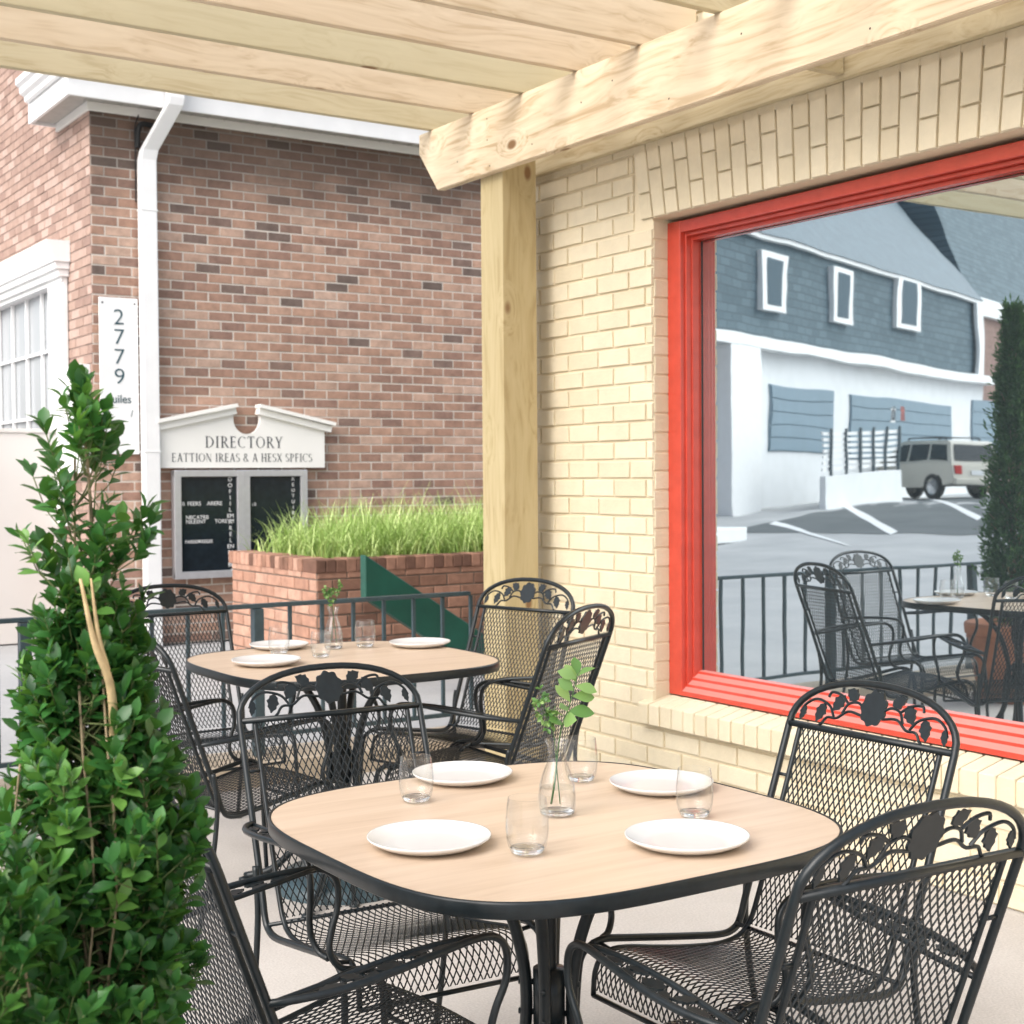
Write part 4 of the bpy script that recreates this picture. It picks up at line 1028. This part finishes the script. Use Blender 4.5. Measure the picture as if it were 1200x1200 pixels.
# ================================================================== SHRUBS
def shrub(name, base, prof, nst, nleaf, seed, label, lean=(0, 0), snag=False):
    """prof: list of (z, radius); upright stems with whorls of glossy leaves"""
    rnd = random.Random(seed); root = empty(name, base, 0, label, 'shrub', 'glossy shrubs in the trough')
    bs = bmesh.new(); bl_ = bmesh.new(); btw = bmesh.new(); lay = bl_.faces.layers.float.new('tone')
    z0, z1 = prof[0][0], prof[-1][0]
    def rad(z):
        w = 1+.16*math.sin(z*31+seed)+.10*math.sin(z*67+seed*2)
        for (a, ra), (b, rb) in zip(prof, prof[1:]):
            if a <= z <= b: return (ra+(rb-ra)*(z-a)/(b-a))*w
        return .01
    shoots = []
    for k in range(nst):
        an = 2*PI*k/nst+rnd.uniform(-.3, .3); fr = rnd.uniform(.15, .95); top = z1-(z1-z0)*(fr**1.2)*rnd.uniform(.25, .75) if k else z1
        if k == 0: fr = .05
        pts = []
        for q in range(9):
            t = q/8; z = z0-.02+(top-z0)*t; r = min(rad(z)*fr*(.5+.6*t), rad(z))
            pts.append(Vector((r*math.cos(an)+rnd.gauss(0, .004)+lean[0]*t, r*math.sin(an)+rnd.gauss(0, .004)+lean[1]*t, z)))
        P = cr(pts, 4); n = len(P)
        tube(bs, P, [max(.0016, (.0062 if k < 2 else .0028)*(1-.75*i/n)) for i in range(n)], 6)
        shoots.append((P, n))
    cnt = 0
    while cnt < nleaf:
        P, n = shoots[rnd.randint(0, len(shoots)-1)]
        i = rnd.randint(int(n*.12), n-2); b0 = P[i]; an = rnd.uniform(0, 2*PI); z = b0.z+rnd.uniform(.01, .06)
        if z > z1-.01: z = z1-.01
        rr = rad(z)*math.sqrt(rnd.uniform(.04, .9)); tip = Vector((rr*math.cos(an)+lean[0]*(z-z0)/(z1-z0), rr*math.sin(an)+lean[1]*(z-z0)/(z1-z0), z))
        if (tip-b0).length > .13 or noise.noise(Vector((tip.x*16+seed, tip.y*16, tip.z*9))) < -.36: continue
        tip = tip*1.0
        mid = (b0+tip)/2+Vector((0, 0, -.008)); tube(btw, [b0, mid, tip], [.0012, .0010, .0008], 5)
        ax = ((tip-mid).normalized()+Vector((0, 0, .9))).normalized(); side = ax.cross(rvec(rnd)).normalized(); oth = ax.cross(side)
        young = rnd.random() < .09; nn = rnd.randint(3, 5)
        ln0 = rnd.uniform(.022, .034); tv0 = rnd.uniform(.7, 1.0) if young else max(0, min(.75, rnd.gauss(.36, .2)))
        L_ = rnd.uniform(.02, .045)
        tube(btw, [tip, tip+ax*L_], .0008, 4)
        for w in range(nn):
            pos = tip+ax*L_*(w/(nn-1) if nn > 1 else 1); ro = w*PI/2+rnd.uniform(-.3, .3); o1 = side*math.cos(ro)+oth*math.sin(ro)
            for sgn in (1, -1):
                el = .5+.85*(w/nn)
                d = o1*sgn*math.cos(el)+ax*math.sin(el)
                add_leaf(bl_, lay, pos, d+rvec(rnd)*.15, ax+rvec(rnd)*.25, ln0*rnd.uniform(.8, 1.15), ln0*rnd.uniform(.46, .62), max(0, min(1, tv0+rnd.gauss(0, .08))), curl=rnd.uniform(.0, .35), fold=rnd.uniform(.15, .45), segs=4)
                cnt += 1
        if rnd.random() < .6: add_leaf(bl_, lay, tip+ax*L_, ax+rvec(rnd)*.2, side, ln0*.9, ln0*.4, min(1, tv0+.15), curl=.1, fold=.35, segs=4)
    obj('stems', bs, M['stem'], root, True); obj('twigs', btw, M['twig'], root, True); obj('foliage', bl_, M['leaf'], root)
    if snag:
        bm = bmesh.new()
        P = cr([(.012, -.02, 1.02), (.004, -.055, 1.10), (-.008, -.078, 1.16), (-.030, -.094, 1.21), (-.046, -.096, 1.285)], 5); n = len(P)
        tube(bm, P, [.0062*(1-.8*(i/n)**2) for i in range(n)], 8)
        P = cr([(-.012, -.082, 1.175), (-.026, -.095, 1.22), (-.034, -.097, 1.285)], 5); n = len(P); tube(bm, P, [.0042*(1-.8*i/n) for i in range(n)], 8)
        obj('cut_stem', bm, M['snag'], root, True)
    return root
sh1 = shrub('potted_shrub', (.536, 1.742, 0), [(.44, .09), (.75, .105), (.90, .118), (1.0, .115), (1.055, .104), (1.095, .072), (1.13, .054), (1.17, .052), (1.27, .064), (1.35, .062), (1.42, .046), (1.46, .022), (1.49, .005)], 14, 10500, 4, 'tall glossy green shrub filling the left foreground, with a pale cut stem', lean=(-.012, .004), snag=True)
sh2 = shrub('potted_shrub', (.368, 1.61, 0), [(.44, .08), (.7, .10), (.85, .09), (.94, .06), (1.0, .01)], 8, 2600, 9, 'smaller glossy green shrub cut off by the lower left edge')
tr = empty('planter_trough', (.45, 1.67, 0), R(40), 'charcoal planter trough holding the two glossy shrubs', 'planter')
bm = bmesh.new(); box(bm, -.36, .36, -.16, .16, 0, .45, .01); obj('trough_body', bm, M['trough'], tr)
bm = bmesh.new(); box(bm, -.33, .33, -.13, .13, .4505, .462, .004); obj('soil', bm, M['soil'], tr)

# conifer in a terracotta pot at the terrace corner (seen in the window)
PX, PY = .62, 5.60
pt = empty('terracotta_pot', (PX, PY, 0), 0, 'large terracotta pot at the terrace corner, reflected in the window', 'pot')
bm = bmesh.new(); lathe(bm, [(.0, 0), (.19, 0), (.20, .02), (.265, .38), (.275, .385), (.275, .40), (.27, .405), (.285, .41), (.29, .46), (.285, .475), (.262, .475), (.255, .42), (0, .42)], 40)
bmesh.ops.recalc_face_normals(bm, faces=list(bm.faces)); obj('pot_body', bm, M['terracotta'], pt, True)
bm = bmesh.new(); lathe(bm, [(.255, .43), (0, .44)], 30); obj('soil', bm, M['soil'], pt)
cf = empty('conifer', (PX, PY, .44), 0, 'slim dark evergreen conifer growing from the terracotta pot', 'tree')
bt_ = bmesh.new(); tube(bt_, [(0, 0, 0), (.01, 0, .9), (0, .01, 1.98)], [.022, .014, .003], 8)
bl_ = bmesh.new(); lay = bl_.faces.layers.float.new('tone'); rnd = random.Random(12)
for i in range(1700):
    z = rnd.uniform(.05, 1.95); R_ = .15*min(1, (z+.12)/.3)*(1-max(0, z-.5)/1.5)**.8+.012
    R_ *= 1+.25*math.sin(z*13+i % 5)
    an = rnd.uniform(0, 2*PI); r0 = R_*rnd.uniform(.35, 1)
    p = Vector((r0*math.cos(an), r0*math.sin(an), z)); ax = (Vector((math.cos(an), math.sin(an), 1.5))+rvec(rnd)*.4).normalized()
    if i % 6 == 0: tube(bt_, [(0, 0, max(0, z-.15)), p], .003, 4)
    for q in range(12):
        add_leaf(bl_, lay, p+ax*rnd.uniform(-.03, .06)+rvec(rnd)*.022, ax+rvec(rnd)*.7, rvec(rnd), rnd.uniform(.025, .05), .013, max(0, min(1, rnd.gauss(.4, .25))), segs=2)
obj('trunk', bt_, M['stem'], cf, True); obj('crown', bl_, M['conifer'], cf)

# ================================================================== CAR PARK SIDE (seen reflected in the window)
MX = 3.841+.1685
def virt(x, t):                       # a point behind the mirror at depth t along picture column x
    d = fw+(x-600)/FPX*rt; return Vector((d.x*t, d.y*t))
A = virt(868, 36.0); B = virt(1165, 53)
Ar = Vector((2*MX-A.x, A.y)); Br = Vector((2*MX-B.x, B.y)); ud = (Br-Ar).normalized(); ang = math.atan2(ud.y, ud.x)
vd = (B-A).normalized(); vn = Vector((-vd.y, vd.x))
def uz(x, y):
    """u along the facade, z height for a picture position"""
    d = fw+(x-600)/FPX*rt-(y-600)/FPX*up; d2 = Vector((d.x, d.y)); t = A.dot(vn)/d2.dot(vn); p = d2*t; return (p-A).dot(vd), 1.4+d.z*t
gb_ = empty('garage_building', (Ar.x, Ar.y, .2), ang, 'white garage building with blue-grey shingled upper floor, reflected in window', 'building')
def rectpart(name, u0, u1, z0, z1, y0, y1, mat, par=gb_, bev=0):
    bm = bmesh.new(); box(bm, u0, u1, y0, y1, z0-.2, z1-.2, bev); return obj(name, bm, mat, par)
ua, za = uz(875, 400); ub, zb_ = uz(1160, 433)
ZF = 4.75; ZT = uz(980, 305)[1]
print('ZF', za, zb_, 'ZT', uz(860, 290)[1], ZT, uz(1150, 322)[1])
UE = uz(1150, 400)[0]
rectpart('wall', -1.2, UE+.3, 0, ZF-.1, -8, 0, M['stucco'])
rectpart('upper_wall', -4, UE, ZF+.1, ZT, -8, -.1, M['shingle_blue'])
rectpart('cornice', -4, UE+.9, ZF-.15, ZF+.14, -8, .35, M['white'])
rectpart('upper_trim', -4, UE+.2, ZT, ZT+.12, -8, .05, M['white'])
bm = bmesh.new(); prism(bm, [(.1, ZT-.08), (-5.5, ZT+6.6), (-14, ZT+6.6), (-14, ZT-.08)], -4, UE+.1, lambda a, b, t: (t, a, b)); bmesh.ops.recalc_face_normals(bm, faces=list(bm.faces))
for v in bm.verts:
    if v.co.z > ZT+2 and v.co.x > 5: v.co.x -= .2
obj('roof', bm, M['roof_blue'], gb_)
u0, u1 = uz(842, 500)[0], uz(878, 500)[0]; rectpart('pillar', u0, u1, 0, ZF-.16, 0.0, .35, M['white'])
rectpart('downspout', uz(1143, 380)[0], uz(1149, 380)[0], ZF, ZT, .0, .12, M['white'])
for (xa, ya, xb, yb) in ((900, 450, 975, 513), (994, 462, 1116, 524), (1140, 468, 1185, 530)):
    a0, z1_ = uz(xa, ya); a1, _ = uz(xb, ya); _, z0_ = uz((xa+xb)/2, yb); zl = max(.55, z0_-.4); nP = 5
    bm = bmesh.new(); box(bm, a0, a1, .002, .03, zl-.2, z1_-.2)
    for k in range(nP): hh = (z1_-zl)/nP; box(bm, a0+.04, a1-.04, .0305, .06, zl+k*hh-.18, zl+(k+1)*hh-.215, .01)
    obj('garage_door', bm, M['door_blue'], gb_)
for (xa, ya, xb, yb) in ((891, 292, 919, 368), (976, 312, 998, 382), (1049, 321, 1078, 389)):
    a0, z1_ = uz(xa, ya); a1, z0_ = uz(xb, yb)
    w_ = rectpart('window', a0, a1, z0_, z1_, -.098, .06, M['white']); dd = (a1-a0)*.2; rectpart('pane', a0+dd, a1-dd, z0_+.15, z1_-.15, .061, .075, M['dark_glass'], w_)
rectpart('door', uz(879, 500)[0], uz(888, 500)[0], .5, uz(880, 485)[1], .003, .06, M['tan'])
# sign disc on the garage door
a0, z0_ = uz(1043, 487); 
bm = bmesh.new(); box(bm, a0-.2, a0+.2, .051, .06, z0_-.45, z0_+.05); obj('notice', bm, M['white'], gb_)
bm = bmesh.new(); lathe(bm, [(.09, 0), (.15, 0), (.15, .004), (.09, .004), (.09, 0)], 20)
for v in bm.verts: v.co = Vector((a0+v.co.x, .0605+v.co.z, z0_-.2+v.co.y*1.2))
obj('notice', bm, M['grey_ink'], gb_)
a0, z0_ = uz(1055, 487); bm = bmesh.new(); box(bm, a0-.2, a0+.2, .051, .06, z0_-.42, z0_+.05); obj('notice', bm, plain('red_notice', (.45, .12, .1), .6), gb_)
# ramp wall with slatted white railing in front
rw = empty('ramp_wall', (Ar.x, Ar.y, .2), ang, 'white ramp wall topped by a slatted railing, reflected in window', 'wall')
def W(a, b, za_, zb2, y0, y1, mat, nm, par=rw):
    bm = bmesh.new(); 
    pts = [(a, -.3), (b, -.3), (b, zb2), (a, za_)]
    prism(bm, pts, y0, y1, lambda p, q, t: (p, t, q)); bmesh.ops.recalc_face_normals(bm, faces=list(bm.faces)); return obj(nm, bm, mat, par)
ra, rb = uz(880, 560)[0], uz(975, 560)[0]
za1, zb1 = uz(885, 558)[1]-.2, uz(1030, 552)[1]-.2
W(ra, rb, za1, zb1, 1.9, 2.05, M['stucco'], 'ramp_wall_body')
bm = bmesh.new()
for k in range(7):
    z = .12+k*.15; prism(bm, [(ra, za1+z), (rb, zb1+z), (rb, zb1+z+.085), (ra, za1+z+.085)], 1.93, 1.97, lambda p, q, t: (p, t, q))
bmesh.ops.recalc_face_normals(bm, faces=list(bm.faces)); obj('slats', bm, M['white'], rw)
for k in range(6):
    a0 = ra+(rb-ra)*(.08+k*.18); zz = za1+(zb1-za1)*(.08+k*.18); bm = bmesh.new(); box(bm, a0-.03, a0+.03, 1.98, 2.04, zz-.2, zz+1.2); obj('rail_post', bm, M['rail'], rw)
# brick building beyond
x1 = uz(1158, 400)[0]
bb = empty('brick_annexe', (Ar.x, Ar.y, .2), ang, 'plain brick building with white cornice beyond the garage, reflected in window', 'building')
bm = bmesh.new(); box(bm, x1+.2, x1+14, -8, -.8, -.2, ZT-.4); obj('wall', bm, plain('far_brick', (.27, .17, .14), .9, var=.2, scale=6), bb)
bm = bmesh.new(); box(bm, x1+.1, x1+14.1, -8.1, -.6, ZT-.4, ZT+.3, .03); obj('cornice', bm, M['white'], bb)
bm = bmesh.new(); prism(bm, [(-.7, ZT+.31), (-4.5, ZT+10), (-8, ZT+10), (-8, ZT+.31)], x1+.0, x1+14, lambda a, b, t: (t, a, b)); bmesh.ops.recalc_face_normals(bm, faces=list(bm.faces)); obj('roof', bm, M['shingle_blue'], bb)
# dark repaved bay and bay lines
def mp(x, y, zz):
    d = fw+(x-600)/FPX*rt-(y-600)/FPX*up; p = CAM+d*((zz-1.4)/d.z); return (2*MX-p.x, p.y)
def sheet(name, pts, dz, mat):
    bm = bmesh.new(); n = 8
    a, b, c, d = [Vector(p) for p in pts]; g = []
    for i in range(n+1):
        row = []
        for j in range(n+1):
            p = (a.lerp(b, i/n)).lerp(d.lerp(c, i/n), j/n); row.append(bm.verts.new((p.x, p.y, gz2(p.x)+dz)))
        g.append(row)
    for i in range(n):
        for j in range(n): bm.faces.new((g[i][j], g[i+1][j], g[i+1][j+1], g[i][j+1]))
    bmesh.ops.recalc_face_normals(bm, faces=list(bm.faces)); o = obj(name, bm, mat); tag(o, kind='structure'); return o
def gz2(x):
    for a, b in zip(xs, xs[1:]):
        if a <= x <= b: return gz(a, 0)+(gz(b, 0)-gz(a, 0))*(x-a)/(b-a)-.012
    return 0
def onreal(x, y):
    z = 0.0
    for _ in range(12):
        p = mp(x, y, z); z = gz2(p[0])
    return p
sheet('road_patch', [onreal(835, 622), onreal(1175, 604), onreal(1180, 581), onreal(835, 600)], .008, M['asphalt_dark'])
for q in ([(902, 597), (908, 596), (1000, 614), (990, 615)], [(965, 585), (970, 584), (1052, 602), (1043, 603)], [(1080, 584), (1085, 583.5), (1150, 597), (1143, 598)]):
    sheet('road_marking', [onreal(*p) for p in q], .016, M['white'])
# white kerb block and small bollard
kx = onreal(850, 607); bm = bmesh.new(); box(bm, -1.3, .5, -.2, .2, 0, .28, .03); o = obj('kerb_block', bm, M['stucco'], loc=(*kx, gz2(kx[0])), rot=(0, 0, ang)); tag(o, 'low white kerb block at the foot of the garage pillar', 'kerb block')

# ------------------------------------------------------------------ SUV
def make_suv(loc, heading):
    root = empty('parked_suv', loc, heading, 'champagne coloured estate SUV with roof rack, parked, reflected in window', 'car')
    cp = M['carpaint']
    # +x forward
    prof = [(-2.28, .45), (-2.32, .62), (-2.28, .98), (-2.22, 1.02), (.72, 1.05), (1.0, 1.06), (2.02, .93), (2.24, .82), (2.30, .60), (2.26, .40), (1.80, .34), (1.75, .55), (1.58, .70), (1.38, .74), (1.16, .70), (1.0, .55), (.95, .33), (-.95, .33), (-1.0, .55), (-1.17, .70), (-1.38, .74), (-1.60, .70), (-1.76, .55), (-1.82, .38)]
    bm = bmesh.new(); prism(bm, prof, -.90, .90, lambda a, b, t: (a, t*(1-.04*max(0, (b-.7))), b))
    bmesh.ops.triangulate(bm, faces=[f for f in bm.faces if len(f.verts) > 4]); bmesh.ops.recalc_face_normals(bm, faces=list(bm.faces)); obj('body', bm, cp, root)
    bm = bmesh.new()
    cab = [(-2.24, 1.02), (-2.05, 1.62), (-1.9, 1.68), (.05, 1.70), (.22, 1.66), (.98, 1.055)]
    prism(bm, cab, -1, 1, lambda a, b, t: (a, t*(.86-.16*(b-1.02)/.66), b)); bmesh.ops.recalc_face_normals(bm, faces=list(bm.faces)); cabin = obj('cabin', bm, cp, root)
    for sg in (-1, 1):
        for q in ([(-2.02, 1.10), (-1.90, 1.55), (-1.22, 1.58), (-1.22, 1.10)], [(-1.12, 1.10), (-1.12, 1.58), (-.28, 1.59), (-.28, 1.10)], [(-.18, 1.10), (-.18, 1.59), (.10, 1.59), (.72, 1.12)]):
            bm = bmesh.new(); prism(bm, q, 1.005, 1.02, lambda a, b, t: (a, sg*t*(.86-.16*(b-1.02)/.66), b)); bmesh.ops.recalc_face_normals(bm, faces=list(bm.faces)); obj('side_window', bm, M['carglass'], root)
        bm = bmesh.new(); box(bm, -2.335, -2.25, sg*.70-.12, sg*.70+.12, .72, .98, .01); obj('tail_light', bm, M['taillamp'], root)
        bm = bmesh.new(); box(bm, 2.14, 2.262, sg*.68-.16, sg*.68+.16, .68, .84, .02); obj('headlight', bm, M['chrome'], root)
        bm = bmesh.new(); box(bm, .70, .80, sg*.96-.08, sg*.96+.08, 1.08, 1.22, .02); obj('mirror', bm, cp, root)
        bm = bmesh.new(); tube(bm, cr([(-1.7, sg*.62, 1.68), (-1.6, sg*.62, 1.76), (-.1, sg*.62, 1.78), (.0, sg*.62, 1.70)], 4), .02, 6); obj('roof_rail', bm, M['rubber'], root)
        for xw in (-1.38, 1.38):
            w = empty('wheel', (xw, sg*.80, .36)); w.parent = root
            bm = bmesh.new(); lathe(bm, [(.22, -.10), (.34, -.10), (.36, -.07), (.36, .07), (.34, .10), (.22, .10)], 28)
            for v in bm.verts: v.co = Vector((v.co.x, v.co.z, v.co.y))
            bmesh.ops.recalc_face_normals(bm, faces=list(bm.faces)); obj('tyre', bm, M['rubber'], w, True)
            bm = bmesh.new(); lathe(bm, [(0, .05), (.05, .09), (.20, .07), (.23, .10)], 28); lathe(bm, [(0, -.05), (.05, -.09), (.20, -.07), (.23, -.10)], 28)
            for v in bm.verts: v.co = Vector((v.co.x, v.co.z, v.co.y))
            obj('rim', bm, M['chrome'], w, True)
    bm = bmesh.new(); prism(bm, [(-.72, 1.12), (.72, 1.12), (.62, 1.56), (-.62, 1.56)], 0, .015, lambda a, b, t: (-2.24+(b-1.02)*.317-.02-t, a, b)); bmesh.ops.recalc_face_normals(bm, faces=list(bm.faces)); obj('rear_window', bm, M['carglass'], root)
    bm = bmesh.new(); prism(bm, [(-.74, 1.10), (.74, 1.10), (.64, 1.62), (-.64, 1.62)], 0, .015, lambda a, b, t: (.98-(b-1.055)*1.256+.02+t, a, b)); bmesh.ops.recalc_face_normals(bm, faces=list(bm.faces)); obj('windscreen', bm, M['carglass'], root)
    for xb in (-2.40, 2.24):
        bm = bmesh.new(); box(bm, xb, xb+.16, -.88, .88, .40, .60, .04); obj('bumper', bm, cp, root)
    bm = bmesh.new(); box(bm, -2.345, -2.318, -.24, .24, .70, .84, .005); obj('number_plate', bm, M['white'], root)
    for xb in (-1.4, -.5): 
        bm = bmesh.new(); box(bm, xb-.03, xb+.03, -.62, .62, 1.76, 1.785); obj('rack_bar', bm, M['rubber'], root)
    return root
_v = virt(1083, 43); cvp = (2*MX-_v.x, _v.y)
vh = R(49.6-40)               # heading azimuth of the mirrored car, clockwise from +Y
hv = Vector((math.sin(vh), math.cos(vh))); hr = Vector((-hv.x, hv.y))
print('car', cvp)
make_suv((cvp[0], cvp[1], gz2(cvp[0])), math.atan2(hr.y, hr.x))

# ================================================================== CAMERA, LIGHT, RENDER
cam = bpy.data.cameras.new('camera'); co = bpy.data.objects.new('camera', cam); C.objects.link(co)
cam.sensor_width = 36; cam.lens = 36*FPX/1200; cam.clip_end = 2000; cam.clip_start = .05
mt = Matrix((rt, up, -fw)).transposed().to_4x4(); mt.translation = CAM; co.matrix_world = mt
cam.dof.use_dof = True; cam.dof.focus_distance = 2.9; cam.dof.aperture_fstop = 10.0
S.camera = co
w = bpy.data.worlds.new('World'); S.world = w; w.use_nodes = True; nt = w.node_tree
sky = nt.nodes.new('ShaderNodeTexSky'); sky.sky_type = 'NISHITA'; sky.sun_disc = False
sun_dir = Vector((-.70, -.22, .66)).normalized()      # towards the sun
elev = math.asin(sun_dir.z); az = math.atan2(sun_dir.x, sun_dir.y)
sky.sun_elevation = elev; sky.sun_rotation = az; sky.air_density = 1.0; sky.dust_density = 4.0; sky.ozone_density = .6
hs = nt.nodes.new('ShaderNodeHueSaturation'); hs.inputs['Saturation'].default_value = .5; nt.links.new(sky.outputs[0], hs.inputs['Color']); nt.links.new(hs.outputs[0], nt.nodes['Background'].inputs[0]); nt.nodes['Background'].inputs[1].default_value = .15
sl = bpy.data.lights.new('sun', 'SUN'); sl.energy = 1.1; sl.angle = R(60); sl.color = (1, .98, .95)
so = bpy.data.objects.new('sun', sl); C.objects.link(so); so.rotation_euler = sun_dir.to_track_quat('Z', 'Y').to_euler()
S.render.engine = 'CYCLES'
S.view_settings.view_transform = 'Standard'; S.view_settings.look = 'None'; S.view_settings.exposure = 1.02; S.view_settings.gamma = 1
S.cycles.max_bounces = 10; S.cycles.transparent_max_bounces = 24; S.cycles.glossy_bounces = 5; S.cycles.transmission_bounces = 8
